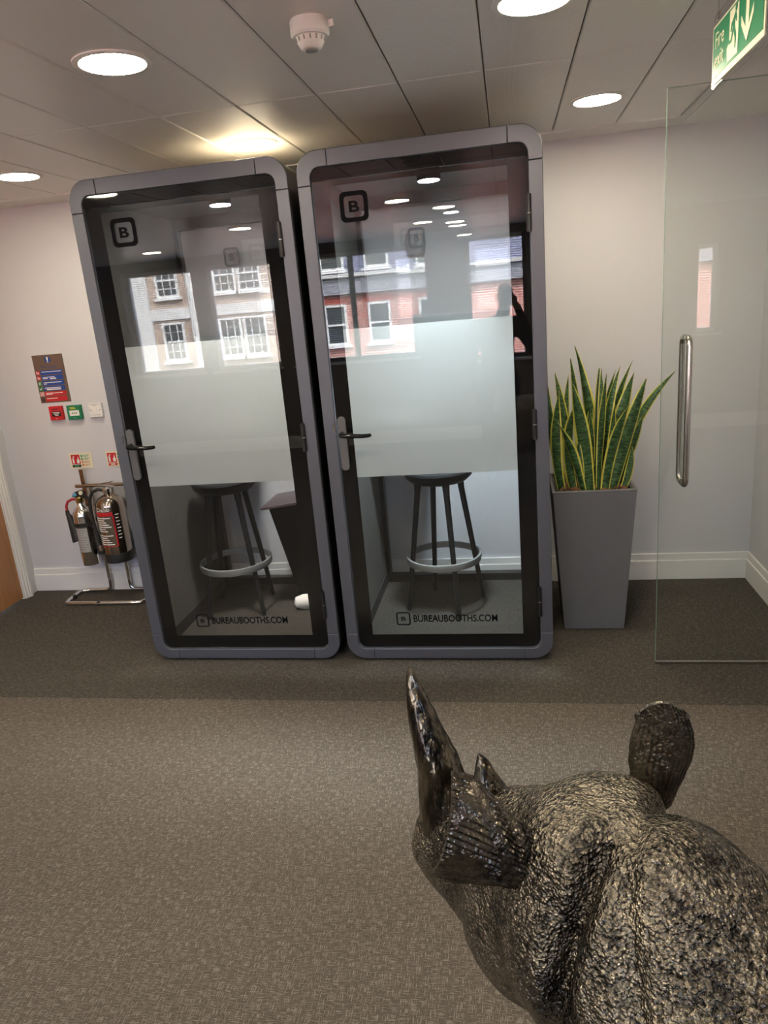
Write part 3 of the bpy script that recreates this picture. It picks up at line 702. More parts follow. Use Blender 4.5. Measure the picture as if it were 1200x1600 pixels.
# ------------------------------------------------------------------ glass door
GY, GX0, GX1 = 3.174, .618, 1.50
t = thing('glass_door', 'frameless clear glass door with a long steel pull handle', 'glass door', (GX0, GY, 0))
MB().box(0.0012, GX1-GX0, -.005, .005, .014, 2.392).build('pane', 'door_glass', t)
MB().box(0, .0011, -.005, .005, .014, 2.392).box(.0012, GX1-GX0, -.005, .005, 2.3921, 2.3935).build('edge', 'glass_edge', t)
MB().box(0, GX1-GX0, -.006, .006, .002, .0135).build('bottom_seal', 'steel_brushed', t)
MB().box(GX1-GX0+.0005, GX1-GX0+.06, -.02, .02, .002, .10).box(GX1-GX0+.0005, GX1-GX0+.06, -.02, .02, 2.30, 2.40).build('pivot', 'steel_brushed', t)
MB().tube([(GX1-GX0+.03, 0, .1), (GX1-GX0+.03, 0, 2.3)], .016).build('pivot_post', 'steel_brushed', t)
for s in (-1, 1):
    z0, z1, hx = .868, 1.476, .094; y = .062*s; pts = [(hx, .0055*s, z0)]
    for k in range(7):
        a = PI/2*k/6; pts.append((hx, y-.030*s*(1-math.sin(a)), z0+.0+.030*(1-math.cos(a))))
    pts += [(p[0], p[1], z0+z1-p[2]) for p in pts[::-1]]
    MB().tube(pts, .0125, 16).build('pull_handle', 'steel_brushed', t, smooth=True)

# ------------------------------------------------------------------ fire exit sign
SX = .60; fy, ny, sz0, sz1 = 2.462, 2.015, 2.228, 2.376
t = thing('exit_sign', 'green hanging fire exit sign with running figure and down arrow', 'exit sign', (SX, fy, ZC))
def LX(y): return y-fy
MB().box(.003, .006, LX(ny)-.012, .006, sz0-ZC-.004, -.040).build('acrylic_sheet', 'acrylic', t)
MB().box(.0, .0025, LX(ny)-.004, 0, sz0-ZC, sz1-ZC).build('backing', 'sign_cream', t)
gy0, gy1, gz0, gz1 = LX(ny)+.006, -.010, sz0-ZC+.016, sz1-ZC-.006
MB().box(-.0012, -.0002, gy0, gy1, gz0, gz1).build('panel', 'sign_green', t)
H_ = gz1-gz0
text('lettering', 'Fire', .058, 'sign_cream', t, face_mx(-.0018, gy1-.020, gz0+H_*.56))
text('lettering', 'exit', .058, 'sign_cream', t, face_mx(-.0018, gy1-.020, gz0+H_*.18))
def sgn(poly, x0, x1): return MB().prism([(gy1-p[0], gz0+p[1]) for p in poly], 'x', x0, x1)
u0 = .150; wD = .090
sgn([(u0, .006), (u0+wD, .006), (u0+wD, H_-.006), (u0+.012, H_-.006), (u0+.012, .050), (u0-.008, .040)][::-1], -.0024, -.0014).build('doorway', 'sign_cream', t)
mf = MB()
for poly in ([(.030, .070), (.052, .082), (.064, .066), (.058, .060), (.050, .070), (.046, .058), (.060, .036), (.058, .012), (.050, .012), (.050, .032), (.036, .050), (.022, .030), (.000, .030), (.000, .036), (.018, .037), (.030, .056)],
             [(.030, .070), (.018, .066), (.012, .052), (.018, .050), (.024, .060), (.034, .062)]):
    mf.prism([(gy1-u0-.012-p[0]*1.05, gz0+p[1]*1.2+.008) for p in poly][::-1], 'x', -.0034, -.0026)
mf.prism([(gy1-u0-.070+.0085*math.cos(a_*PI/8), gz0+.114+.0105*math.sin(a_*PI/8)) for a_ in range(16)], 'x', -.0034, -.0026)
mf.build('running_figure', 'sign_green', t)
u1 = .272
sgn([(u1+.040, .010), (u1+.088, .058), (u1+.088, .078), (u1+.052, .044), (u1+.052, H_-.006), (u1+.028, H_-.006), (u1+.028, .044), (u1-.008, .078), (u1-.008, .058)], -.0024, -.0014).build('arrow', 'sign_cream', t)
for y in (-.03, LX(ny)+.04):
    MB().tube([(.0045, y, -.050), (.0045, y, -.030), (.0045, y, .0)], .0022, 8).box(.001, .008, y-.006, y+.006, -.060, -.038).build('hook', 'chrome', t)

# ------------------------------------------------------------------ things on the back wall
WF = YW-.0006
def wall_rect(m_, x0, x1, z0, z1, d0, d1): return m_.box(x0, x1, WF-d1, WF-d0, z0, z1)
t = thing('fire_action_notice', 'brown fire action notice with blue and red bands on the left wall area', 'notice', (-2.85, WF, 1.284)); OX, OZ = -2.85, 1.284
def loc_rect(x0, x1, z0, z1, d0, d1, name, m_name, par, bev=0.): return MB().box(x0, x1, -d1, -d0, z0, z1).build(name, m_name, par, bevel=bev)
loc_rect(-.105, .105, 0, .299, 0, .003, 'board', 'sign_brown', t, .0005)
MB().lathe([(.021, -.0042), (.021, -.0032)], (0, 0, .268), 28, axis='y').build('warning_disc', 'sign_blue', t)
MB().prism([(-.004, .262), (.004, .262), (.0055, .284), (-.0055, .284)], 'y', -.0052, -.0044).lathe([(.0042, -.0052), (.0042, -.0044)], (0, 0, .2545), 14, axis='y').build('exclamation_mark', 'sign_white', t)
text('heading', 'Fire action', .024, 'print_blue_text', t, face_my(-.052, -.0036, .217), width=.104)
zt = .204
for k in range(6):
    z1 = zt-k*.0335; z0 = z1-.0275
    b = loc_rect(-.066, .084, z0, z1, .0032, .0042, 'band', 'sign_blue' if k < 4 else 'sign_red', t)
    nl = 1 if k in (0, 5) else 2
    for j in range(nl):
        zz = z1-.010-j*.008; ln = (.135, .085, .125, .115, .118, .075)[k] if j == 0 else (.0, .035, .02, .0, .045, 0)[k]
        if ln: MB().box(-.058, -.058+ln, -.0050, -.0044, zz-.0022, zz+.0022).build('text_line', 'sign_white', b)
    if k in (1, 3): MB().box(-.008 if k == 1 else -.045, .035 if k == 1 else .055, -.0052, -.0044, z0+.004, z0+.0115).build('written_entry', 'sign_white', b)
    ic = loc_rect(-.098, -.072, z0+.001, z1-.001, .0032, .0040, 'pictogram', ['sign_red', 'sign_red', 'sign_green', 'sign_green', 'sign_white', 'sign_brown'][k], t)
    if k < 2: MB().box(-.093, -.088, -.0048, -.0042, z0+.006, z1-.005).box(-.082, -.077, -.0048, -.0042, z0+.005, z1-.010).build('symbol', 'sign_white', ic)
    elif k == 2: MB().box(-.092, -.088, -.0048, -.0042, z0+.005, z1-.005).box(-.082, -.079, -.0048, -.0042, z0+.005, z1-.005).build('symbol', 'sign_white', ic)
    elif k == 3: MB().prism([(-.094, z0+.012), (-.088, z0+.005), (-.075, z0+.021), (-.078, z0+.023), (-.088, z0+.011), (-.091, z0+.015)], 'y', -.0048, -.0042).build('symbol', 'sign_white', ic)
    else: MB().strip([(-.085+.011*math.cos(a*PI/10), (z0+z1)/2+.011*math.sin(a*PI/10)) for a in range(20)], [(-.085+.008*math.cos(a*PI/10), (z0+z1)/2+.008*math.sin(a*PI/10)) for a in range(20)], -.0048, -.0042).prism([(-.092, z1-.009), (-.089, z1-.007), (-.078, z0+.007), (-.081, z0+.005)], 'y', -.0048, -.0042).build('symbol', 'sign_red' if k == 4 else 'print_black', ic)
t = thing('call_point', 'red fire alarm call point below the brown notice', 'call point', (-2.855, WF, 1.173))
loc_rect(-.045, .045, 0, .088, 0, .026, 'case', 'sign_red', t, .003)
loc_rect(-.027, .036, .024, .056, .0262, .0275, 'window', 'print_black', t)
for k, (a, b) in enumerate(((-.020, .030), (-.014, .024), (-.006, .018))): loc_rect(a, b, .047-k*.009, .0505-k*.009, .0276, .0282, 'text_line', 'sign_white', t)
loc_rect(-.022, .020, .068, .0735, .0262, .0270, 'heading', 'print_black', t); loc_rect(-.004, .004, .008, .012, .0262, .0270, 'key_slot', 'sign_white', t)
t = thing('call_point', 'green emergency door release between red call point and white switch', 'call point', (-2.727, WF, 1.170))
loc_rect(-.048, .048, 0, .090, 0, .026, 'case', 'sign_green', t, .003)
loc_rect(-.031, .036, .024, .058, .0262, .0275, 'window', 'sign_white', t)
for k in range(3): MB().lathe([(.0042, -.0286), (.0042, -.0276)], (-.010+k*.013, 0, .041), 14, axis='y').build('dot', 'print_black', t)
loc_rect(-.024, .012, .074, .079, .0262, .0270, 'heading', 'print_yellow', t); loc_rect(-.024, .016, .066, .071, .0262, .0270, 'heading', 'print_yellow', t)
loc_rect(-.003, .003, .009, .012, .0262, .0270, 'key_slot', 'sign_white', t)
t = thing('light_switch', 'white single switch plate right of the green door release', 'switch', (-2.580, WF, 1.175))
loc_rect(-.043, .043, 0, .090, 0, .022, 'plate', 'plastic_white', t, .003)
loc_rect(-.012, .012, .033, .060, .0222, .0265, 'rocker', 'sign_white', t, .001)
for x in (-.031, .031): MB().lathe([(.0038, -.0232), (.0038, -.0222)], (x, 0, .046), 12, axis='y').build('screw', 'plastic_grey', t)
loc_rect(-.032, .032, .080, .0825, .0222, .0226, 'text_line', 'plastic_grey', t); loc_rect(-.012, .012, .073, .0755, .0222, .0226, 'text_line', 'plastic_grey', t)
loc_rect(-.030, .030, .014, .0165, .0222, .0226, 'text_line', 'plastic_grey', t)
def id_sign(x, label, kind):
    t = thing('extinguisher_sign', label, 'sign', (x, WF, .847), None)
    loc_rect(-.079, .079, 0, .103, 0, .006, 'plate', 'sign_cream', t, .001)
    p = loc_rect(-.068, -.006, .030, .093, .0062, .0068, 'red_panel', 'sign_red', t)
    MB().prism([(-.060, .036), (-.048, .036), (-.048, .066), (-.052, .072), (-.043, .080), (-.047, .086), (-.054, .080), (-.056, .072), (-.060, .066)], 'y', -.0076, -.0070).build('extinguisher_symbol', 'sign_white', p)
    MB().prism([(-.030, .036), (-.014, .036), (-.010, .052), (-.014, .060), (-.018, .082), (-.024, .062), (-.031, .054)], 'y', -.0076, -.0070).build('flame_symbol', 'sign_white', p)
    loc_rect(-.068, -.006, .010, .026, .0062, .0068, 'type_band', 'print_black' if kind == 0 else 'sign_red', t)
    loc_rect(-.052, -.022, .014, .022, .0070, .0076, 'type_text', 'print_green' if kind == 0 else 'sign_white', t)
    for k in range(4):
        m__ = 'print_green' if k < 2 else 'print_orange'
        loc_rect(.002, .014, .076-k*.020, .090-k*.020, .0062, .0068, 'pictogram', m__, t)
        for j in range(3): loc_rect(.020, .064-j*.006, .0868-k*.020-j*.0048, .0888-k*.020-j*.0048, .0062, .0068, 'text_line', m__, t)
id_sign(-2.759, 'cream extinguisher sign with black band above the slim extinguisher', 0)
id_sign(-2.502, 'cream extinguisher sign with red band partly hidden by the left booth', 1)

# ------------------------------------------------------------------ extinguishers and stand
t = thing('extinguisher_stand', 'chrome tube stand holding the two fire extinguishers', 'stand', (-2.64, 4.10, 0)); sx, sy = -2.64, 4.10
def Lc(p): return (p[0]-sx, p[1]-sy, p[2])
R_ = .0125
MB().tube([Lc(p) for p in ((-2.705, 4.178, .735), (-2.703, 4.178, .25), (-2.702, 4.178, .06), (-2.706, 4.176, .03), (-2.73, 4.172, .0145), (-2.86, 4.168, .0140), (-2.905, 4.155, .0135), (-2.918, 4.12, .0135), (-2.905, 3.985, .0135), (-2.895, 3.955, .0135), (-2.87, 3.946, .0135), (-2.42, 3.944, .0135), (-2.375, 3.952, .0135), (-2.355, 3.985, .0135), (-2.335, 4.13, .0135), (-2.35, 4.165, .0135), (-2.385, 4.174, .0140), (-2.53, 4.176, .0145), (-2.556, 4.178, .03), (-2.56, 4.178, .06), (-2.56, 4.178, .25), (-2.558, 4.178, .735))], R_, 12).build('base_tube', 'chrome', t, smooth=True)
MB().tube([Lc(p) for p in ((-2.80, 4.165, .742), (-2.45, 4.165, .742))], .0125, 12).build('cross_bar', 'steel_dark', t, smooth=True)
MB().box(-2.770-sx, -2.744-sx, 4.183-sy, 4.189-sy, .60, .8465).build('back_strap', 'steel_dark', t)
for x in (-2.905, -2.66): MB().lathe([(.0145, -.012), (.0145, .012)], Lc((x, 3.946 if x > -2.7 else 4.05, .0135)), 14, axis='y').build('ferrule', 'rubber_black', t)
# slim extinguisher with horn
cx, cy = -2.748, 4.098
t = thing('fire_extinguisher', 'slim polished steel extinguisher with black horn and red hose', 'fire extinguisher', (cx, cy, .232))
MB().lathe([(.050, 0), (.061, .004), (.063, .012), (.063, .33), (.060, .352), (.048, .376), (.030, .392), (.022, .405), (.022, .425)], (0, 0, 0), 36).build('cylinder', 'chrome', t, smooth=True)
MB().lathe([(.0634, .265), (.0636, .267), (.0636, .290), (.0634, .292)], (0, 0, 0), 36).build('band', 'rubber_black', t, smooth=True)
def cyl_label(t, r, a0, a1, z0, z1, name, m_name, par=None):
    n = 10; vs = []; fs = []
    for k in range(n+1):
        a = math.radians(a0+(a1-a0)*k/n)
        for rr in (r, r+.0006):
            for z in (z0, z1): vs.append((rr*math.cos(a), rr*math.sin(a), z))
    for k in range(n):
        b = 4*k; fs += [(b+2, b+6, b+7, b+3), (b, b+1, b+5, b+4), (b+1, b+3, b+7, b+5), (b, b+4, b+6, b+2)]
    fs += [(0, 2, 3, 1), (4*n, 4*n+1, 4*n+3, 4*n+2)]
    return MB().add(vs, fs).build(name, m_name, par or t, smooth=True)
cyl_label(t, .0632, -118, -48, .095, .262, 'label_border', 'print_black')
lb = cyl_label(t, .0640, -115, -51, .098, .259, 'label', 'label_silver')
for k in range(9): cyl_label(t, .0648, -111, -60-7*(k % 3), .242-k*.016, .248-k*.016, 'text_line', 'plastic_grey', lb)
for k in range(12): cyl_label(t, .0632, -38, -12-5*(k % 2), .24-k*.012, .246-k*.012, 'print_line', 'print_black')
MB().lathe([(.024, .420), (.026, .425), (.026, .450), (.018, .458)], (0, 0, 0), 16).build('valve', 'brass', t, smooth=True)
MB().prism([(-.045, .462), (-.020, .450), (.030, .452), (.072, .425), (.078, .432), (.040, .470), (.045, .492), (.020, .500), (-.025, .488)], 'y', -.012, .012).build('lever_handle', 'rubber_black', t, bevel=.003)
MB().lathe([(.012, -.018), (.012, .0)], (-.020, 0, .474), 16, axis='y').build('pressure_pin', 'plastic_blue', t)
MB().lathe([(.013, -.019), (.013, 0.0)], (.026, 0, .484), 18, axis='y').build('tamper_tag', 'sign_cream', t)
MB().tube([(-.020, -.004, .440), (-.050, -.006, .442), (-.082, -.008, .428), (-.097, -.010, .400), (-.098, -.012, .360)], .0085, 12).build('hose', 'hose_red', t, smooth=True)
MB().tube([(-.098, -.012, .372), (-.097, -.012, .345), (-.090, -.013, .335), (-.062, -.015, .172), (-.060, -.015, .165)], [.011, .014, .017, .036, .036], 24).build('horn', 'rubber_black', t, smooth=True)
# wide extinguisher
cx, cy = -2.530, 4.072
t = thing('fire_extinguisher', 'wide steel extinguisher with red and white label, partly hidden by the left booth', 'fire extinguisher', (cx, cy, .262))
MB().lathe([(.070, .0), (.0885, .004), (.0895, .012), (.0895, .062), (.088, .066)], (0, 0, 0), 40).build('base_skirt', 'rubber_black', t, smooth=True)
MB().lathe([(.0865, .060), (.0865, .365), (.083, .392), (.066, .420), (.040, .436), (.024, .442), (.022, .462)], (0, 0, 0), 40).build('cylinder', 'steel_dark', t, smooth=True)
cyl_label(t, .0867, -165, -55, .318, .342, 'red_band', 'sign_red')
fr = cyl_label(t, .0867, -58, -52, .120, .318, 'label_border', 'sign_red'); cyl_label(t, .0867, -165, -55, .116, .121, 'label_border', 'sign_red')
for k in range(13):
    if k in (7,): continue
    cyl_label(t, .0868, -160, -68-9*((k*7) % 4), .302-k*.0145, .3085-k*.0145, 'text_line', 'sign_white')
for k in range(8): cyl_label(t, .0868, -46, -30-4*(k % 2), .32-k*.022, .3255-k*.022, 'print_line', 'sign_white')
tx_ = text('lettering', 'Chubb', .036, 'sign_white', t, Matrix.Identity(4), depth=0.0)
xs_ = [v.co.x for v in tx_.data.vertices]; wd_ = max(xs_)
for v in tx_.data.vertices:
    a = math.radians(-128)+v.co.x/.0875; z = v.co.y+.348; v.co = (.0876*math.cos(a), .0876*math.sin(a), z)
MB().lathe([(.026, .455), (.028, .460), (.028, .480), (.016, .488)], (0, 0, 0), 18).build('valve', 'chrome', t, smooth=True)
MB().prism([(-.060, .490), (.05, .484), (.055, .492), (-.05, .505)], 'y', -.010, .010).prism([(-.030, .506), (.055, .520), (.055, .528), (-.035, .516)], 'y', -.010, .010).build('lever_handle', 'chrome', t, bevel=.002)
MB().tube([(-.024, 0, .468), (-.058, -.008, .476), (-.094, -.014, .462), (-.118, -.020, .420), (-.124, -.024, .360), (-.118, -.030, .270), (-.104, -.034, .170), (-.100, -.034, .110)], .0105, 12).build('hose', 'rubber_black', t, smooth=True)
MB().tube([(-.100, -.034, .114), (-.0985, -.034, .078)], [.0125, .0125], 14).build('nozzle', 'chrome', t, smooth=True)
MB().box(-.116, -.080, -.052, -.014, .056, .076).build('nozzle_clip', 'rubber_black', t, bevel=.003)

# ------------------------------------------------------------------ organic shapes from distance fields
def surface_nets(fn, lo, hi, h):
    lo = np.array(lo, float); nn = np.ceil((np.array(hi)-lo)/h).astype(int)+1
    ax = [lo[i]+h*np.arange(nn[i]) for i in range(3)]
    X, Y, Z = np.meshgrid(*ax, indexing='ij', sparse=True)
    D = fn(X, Y, Z).astype(np.float32); S = D < 0
    c = np.zeros(tuple(n-1 for n in nn), np.int8)
    for i in (0, 1):
        for j in (0, 1):
            for k in (0, 1): c += S[i:nn[0]-1+i, j:nn[1]-1+j, k:nn[2]-1+k]
    cell = np.argwhere((c > 0) & (c < 8)); idx = -np.ones(c.shape, np.int64); idx[tuple(cell.T)] = np.arange(len(cell))
    acc = np.zeros((len(cell), 3)); cnt = np.zeros(len(cell))
    cor = [(i, j, k) for i in (0, 1) for j in (0, 1) for k in (0, 1)]
    for a in range(8):
        for b in range(a+1, 8):
            A, B = np.array(cor[a]), np.array(cor[b])
            if np.abs(A-B).sum() != 1: continue
            da = D[tuple((cell+A).T)]; db = D[tuple((cell+B).T)]; m = (da < 0) != (db < 0)
            t = np.where(m, da/np.where(m, da-db, 1), 0)[:, None]; acc += np.where(m[:, None], A+(B-A)*t, 0); cnt += m
    V = lo+h*(cell+acc/np.maximum(cnt, 1)[:, None])
    F = []
    for ax_ in range(3):
        e = np.zeros(3, int); e[ax_] = 1; u, v = [np.eye(3, dtype=int)[q] for q in range(3) if q != ax_]
        s0 = S[:nn[0]-e[0], :nn[1]-e[1], :nn[2]-e[2]]; s1 = S[e[0]:, e[1]:, e[2]:]
        E_ = np.argwhere(s0 != s1); E_ = E_[np.all(E_-u-v >= 0, axis=1) & np.all(E_ < np.array(c.shape)+0, axis=1)]
        q = np.stack([idx[tuple((E_-u-v).T)], idx[tuple((E_-v).T)], idx[tuple(E_.T)], idx[tuple((E_-u).T)]], 1)
        fl = S[tuple(E_.T)]
        if ax_ == 1: fl = ~fl
        q[~fl] = q[~fl][:, ::-1]; F.append(q[np.all(q >= 0, axis=1)])
    return V, np.concatenate(F)
def smin(a, b, k):
    h = np.clip(.5+.5*(b-a)/k, 0, 1); return b*(1-h)+a*h-k*h*(1-h)
def cone(X, Y, Z, a, b, ra, rb, sy=1.0):
    a = np.array(a, float); b = np.array(b, float); d = b-a; L2 = (d*d).sum()
    t = np.clip(((X-a[0])*d[0]+(Y-a[1])*d[1]+(Z-a[2])*d[2])/L2, 0, 1)
    return np.sqrt((X-a[0]-t*d[0])**2+((Y-a[1]-t*d[1])*sy)**2+(Z-a[2]-t*d[2])**2)-(ra+(rb-ra)*t)
def ell(X, Y, Z, c, r):
    k = np.sqrt(((X-c[0])/r[0])**2+((Y-c[1])/r[1])**2+((Z-c[2])/r[2])**2); return (k-1)*min(r)
def mesh_obj(name, V, F, m, parent=None, ang=180):
    me = bpy.data.meshes.new(name); me.from_pydata(V.tolist(), [], F.tolist()); me.update()
    bm = bmesh.new(); bm.from_mesh(me); bmesh.ops.recalc_face_normals(bm, faces=bm.faces); bm.to_mesh(me); bm.free()
    me.materials.append(MATS[m])
    for p in me.polygons: p.use_smooth = True
    return link(name, me, parent)

# rhino statue: local x = forward, y = its left, z = up
PH = .855
rhino = thing('rhino_statue', 'dark bronze rhinoceros statue in the lower right foreground', 'statue', (.59, .551, 0), None, PI/2+PH)
def rhino_sdf(X, Y, Z):
    Ya = np.abs(Y)
    d = cone(X, Ya, Z, (.66, 0, .835), (.79, 0, .775), .125, .100)                 # skull
    d = smin(d, cone(X, Ya, Z, (.79, 0, .765), (.985, 0, .695), .095, .066, 1.05), .05)    # face
    d = smin(d, cone(X, Ya, Z, (.985, 0, .66), (1.022, 0, .622), .064, .044), .03)        # muzzle
    d = smin(d, ell(X, Ya, Z, (1.015, .028, .655), (.040, .030, .036)), .02)             # nostril swelling
    d = smin(d, cone(X, Ya, Z, (.72, .02, .685), (.965, 0, .60), .120, .050), .035)      # jaw
    d = smin(d, ell(X, Ya, Z, (.740, .080, .672), (.105, .064, .112)), .03)              # cheek
    d = smin(d, ell(X, Ya, Z, (.845, .070, .765), (.050, .030, .035)), .025)             # brow
    d = smin(d, ell(X, Ya, Z, (.635, .055, .900), (.075, .075, .060)), .04)              # poll
    n = cone(X, Ya, Z, (.60, 0, .750), (.30, 0, .645), .190, .245)
    n = smin(n, ell(X, Ya, Z, (.525, 0, .870), (.12, .115, .102)), .06)                    # nape
    n = n+.016*np.exp(-((X-.02-.42*(Z-.7)+.10*Ya-.535)/.020)**2)                             # neck folds
    n = n+.014*np.exp(-((X-.55*(Z-.7)-.415+.1*Ya)/.018)**2)
    g = d*0+np.exp(-((X-.605+.10*(Z-.75)+.12*Ya)/.016)**2)*.030
    d = smin(d, n, .030)+g*np.clip((Ya-.02)/.06, 0, 1)
    b = ell(X, Ya, Z, (-.15, 0, .62), (.66, .305, .300))
    b = smin(b, ell(X, Ya, Z, (.14, 0, .655), (.26, .225, .225)), .12)
    b = smin(b, ell(X, Ya, Z, (.14, .16, .58), (.17, .13, .26)), .08)
    b = smin(b, ell(X, Ya, Z, (-.58, .13, .60), (.23, .17, .27)), .10)
    b = b+.014*np.exp(-((X-.30*(Z-.6)-.02)/.02)**2)+.012*np.exp(-((X+.30*(Z-.6)+.42)/.02)**2)
    d = smin(d, b, .05)
    for (fx, top, kx) in ((.15, .50, .17), (-.58, .48, -.62)):
        d = smin(d, cone(X, Ya, Z, (fx, .175, top), (kx, .175, .24), .125, .088), .05)
        d = smin(d, cone(X, Ya, Z, (kx, .175, .24), (fx+.02, .175, .06), .085, .078), .03)
        d = smin(d, ell(X, Ya, Z, (fx+.035, .175, .045), (.10, .090, .052)), .02)
    d = smin(d, cone(X, Ya, Z, (-.79, 0, .72), (-.84, 0, .40), .028, .016), .03)
    d = np.minimum(d+0*X, 1.0)
    e = .0025*np.sin(61*X+3*np.sin(23*Y))*np.sin(57*Y+2*np.sin(31*Z))*np.sin(59*Z+2*np.sin(27*X))
    return np.maximum(d+e, -Z)
V, F = surface_nets(rhino_sdf, (-.92, -.37, -.012), (1.10, .37, 1.04), .0075)
V[:, 2] = np.maximum(V[:, 2], 0.0)
body = mesh_obj('body', V, F, 'bronze_hide', rhino)
def horn(pts, rads, name):
    P = [Vector(p) for p in pts]; n = 30; vs = []; rr = []
    def cr(t):
        s = t*(len(P)-1); i = min(int(s), len(P)-2); f = s-i
        p0, p1, p2, p3 = P[max(i-1, 0)], P[i], P[i+1], P[min(i+2, len(P)-1)]
        q = .5*((2*p1)+(p2-p0)*f+(2*p0-5*p1+4*p2-p3)*f*f+(3*p1-p0-3*p2+p3)*f**3)
        return q, rads[i]*(1-f)+rads[i+1]*f
    for k in range(n):
        q, r = cr(k/(n-1)); vs.append(q); rr.append(r)
    m_ = MB().tube(vs, rr, 28); o = m_.build(name, 'bronze_smooth', rhino, smooth=True)
    random.seed(3)
    for v in o.data.vertices:
        v.co.x += .0018*math.sin(v.co.y*260+v.co.z*30); v.co.y += .0012*math.sin(v.co.x*300)
    return o
horn([(.965, 0, .700), (.985, 0, .775), (.998, 0, .845), (1.026, 0, .912), (1.052, 0, .985), (1.062, 0, 1.035)], [.066, .054, .043, .032, .018, .003], 'horn')
horn([(.845, 0, .775), (.858, 0, .830), (.873, 0, .880), (.884, 0, .925)], [.056, .041, .024, .003], 'horn')
def ear(base, tip, wdir, cupdir, prof, curl, thick, name, ridge=.0015, nr=21, rnd=.04, bend=(0, 0, 0)):
    B, T = Vector(base), Vector(tip); wd, cd = Vector(wdir).normalized(), Vector(cupdir).normalized(); bd = Vector(bend)
    n, nw = 34, 40; fr = []; 
    for k in range(n):
        t = k/(n-1)
        s = t*(len(prof)-1); i = min(int(s), len(prof)-2); f = s-i; f2 = f*f*(3-2*f); wv = prof[i]*(1-f2)+prof[i+1]*f2
        cu = curl[0]+(curl[1]-curl[0])*t
        row = []
        for j in range(nw+1):
            v = -1+2*j/nw; tt = t*(1-rnd*v*v*t*t); c = B.lerp(T, tt)+bd*(4*tt*(1-tt)); a = v*cu; R = wv/max(math.sin(min(cu, PI/2)), .25)
            rd = ridge*math.sin(nr*PI*v+2*math.sin(6*t))*min(1, 3*t)
            row.append(c+wd*(R*math.sin(a))+cd*(R*(1-math.cos(a))-rd-(R*(1-math.cos(cu))*.0)))
        fr.append(row)
    vs = [p for r in fr for p in r]; W = nw+1; m = len(vs); fs = []
    for k in range(n):
        for j in range(W):
            a = fr[min(k+1, n-1)][j]-fr[max(k-1, 0)][j]; b = fr[k][min(j+1, nw)]-fr[k][max(j-1, 0)]
            nn = a.cross(b).normalized() if a.cross(b).length > 1e-12 else cd
            if nn.dot(cd) < 0 and abs(nn.dot(cd)) > .2: nn = -nn
            vs.append(fr[k][j]+nn*thick)
    for k in range(n-1):
        for j in range(nw):
            a = k*W+j; fs += [(a, a+1, a+W+1, a+W), (m+a, m+a+W, m+a+W+1, m+a+1)]
        a = k*W; fs.append((a, a+W, m+a+W, m+a)); a = k*W+nw; fs.append((a, m+a, m+a+W, a+W))
    for j in range(nw):
        a = (n-1)*W+j; fs += [(a, a+1, m+a+1, m+a)]; fs += [(j, m+j, m+j+1, j+1)]
    return MB().add(vs, fs).build(name, 'bronze_ear', rhino, smooth=True)
ear((.630, .085, .862), (.742, .218, .966), (-.10, -.24, .96), (.80, -.35, -.15), [.046, .050, .060, .078, .094, .090], (1.25, .95), .007, 'ear')
ear((.618, -.122, .880), (.612, -.136, 1.078), (-.75, -.66, 0), (.66, -.75, 0), [.036, .038, .044, .050, .051,   .048, .042, .033], (1.0, .5), .008, 'ear', .0008, 13, .10, (-.008, -.007, 0))

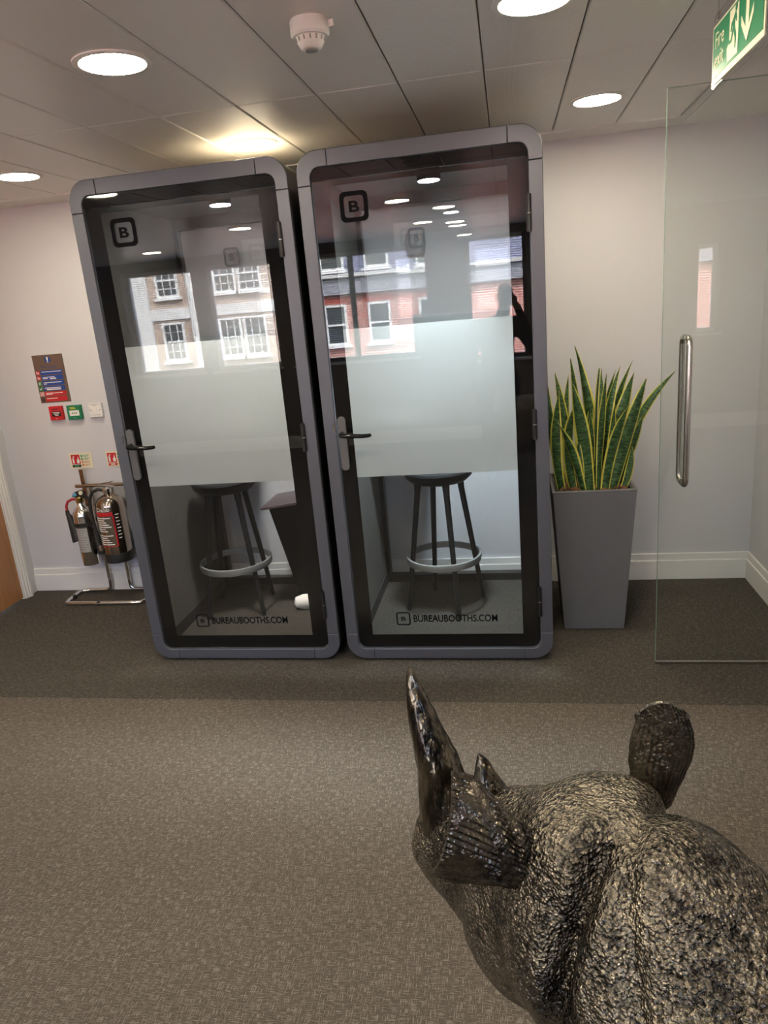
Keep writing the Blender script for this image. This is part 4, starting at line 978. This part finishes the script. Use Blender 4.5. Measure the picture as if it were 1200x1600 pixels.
# ------------------------------------------------------------------ photographer (seen as a reflection)
def person_sdf(X, Y, Z):
    d = cone(X, Y, Z, (-.10, -.02, 1.34), (-.10, -.01, 1.02), .155, .145, 1.35)
    d = smin(d, cone(X, Y, Z, (-.27, -.02, 1.42), (.08, -.02, 1.42), .075, .075), .06)
    d = smin(d, ell(X, Y, Z, (-.10, -.01, .93), (.185, .14, .16)), .06)
    d = smin(d, cone(X, Y, Z, (-.06, -.01, 1.44), (-.03, .02, 1.56), .062, .055), .04)
    d = smin(d, ell(X, Y, Z, (-.02, .045, 1.675), (.078, .098, .118)), .025)
    d = smin(d, ell(X, Y, Z, (-.015, .145, 1.655), (.014, .022, .020)), .012)
    d = smin(d, ell(X, Y, Z, (-.015, .115, 1.60), (.036, .035, .028)), .02)
    for s in (-1, 1): d = smin(d, ell(X, Y, Z, (-.02+.078*s, .035, 1.665), (.012, .022, .032)), .008)
    # right arm raised to the phone
    d = smin(d, cone(X, Y, Z, (.09, -.02, 1.42), (.235, .07, 1.185), .066, .052), .04)
    d = smin(d, cone(X, Y, Z, (.235, .07, 1.185), (.085, .335, 1.585), .050, .032), .03)
    d = smin(d, ell(X, Y, Z, (.060, .365, 1.635), (.030, .026, .050)), .02)
    # left arm hanging
    d = smin(d, cone(X, Y, Z, (-.285, -.02, 1.41), (-.345, -.04, 1.13), .062, .048), .04)
    d = smin(d, cone(X, Y, Z, (-.345, -.04, 1.13), (-.335, .05, .87), .046, .030), .03)
    d = smin(d, ell(X, Y, Z, (-.333, .065, .80), (.022, .042, .06)), .02)
    for x in (-.20, .0):
        d = smin(d, cone(X, Y, Z, (x, -.01, .90), (x, .02, .50), .098, .066), .04)
        d = smin(d, cone(X, Y, Z, (x, .02, .50), (x, -.02, .09), .064, .046), .03)
        d = smin(d, ell(X, Y, Z, (x, .06, .045), (.048, .135, .05)), .03)
    return np.maximum(d, -Z)
PXY = (0.0, -.42)
ps = thing('person', 'person in dark clothes holding up a phone, seen as a reflection in the right booth', 'person', (PXY[0], PXY[1], 0))
V, F = surface_nets(person_sdf, (-.44, -.24, -.012), (.34, .44, 1.83), .013)
V[:, 2] = np.maximum(V[:, 2], 0.0)
pb = mesh_obj('body', V, F, 'cloth_black', ps)
pb.data.materials.append(MATS['skin']); pb.data.materials.append(MATS['hair_dark'])
for p in pb.data.polygons:
    c = p.center
    if c.z > 1.53 and c.y < .25: p.material_index = 2 if (c.z > 1.72 or c.y < .035) else 1
    elif (c.y > .32 and c.z > 1.56) or (c.z < .86 and c.x < -.28): p.material_index = 1
for k in range(4):
    z = 1.665-.021*k
    MB().tube([(.072, .362, z), (.058, .392, z+.002), (.038, .401, z+.003), (.016-.004*k % 2, .401, z+.004)], [.0085, .0085, .008, .006], 8).build('finger', 'skin', ps, smooth=True)
MB().tube([(.066, .360, 1.60), (.055, .352, 1.635), (.040, .362, 1.668)], [.011, .010, .007], 8).build('thumb', 'skin', ps, smooth=True)
ph = MB().prism(rrect(-.052, .022, 1.585, 1.742, .010, 4), 'y', -.045, -.037).build('phone', 'black_satin', None, bevel=.002)
tag(ph, 'black mobile phone held up by the person in the reflection', 'phone')
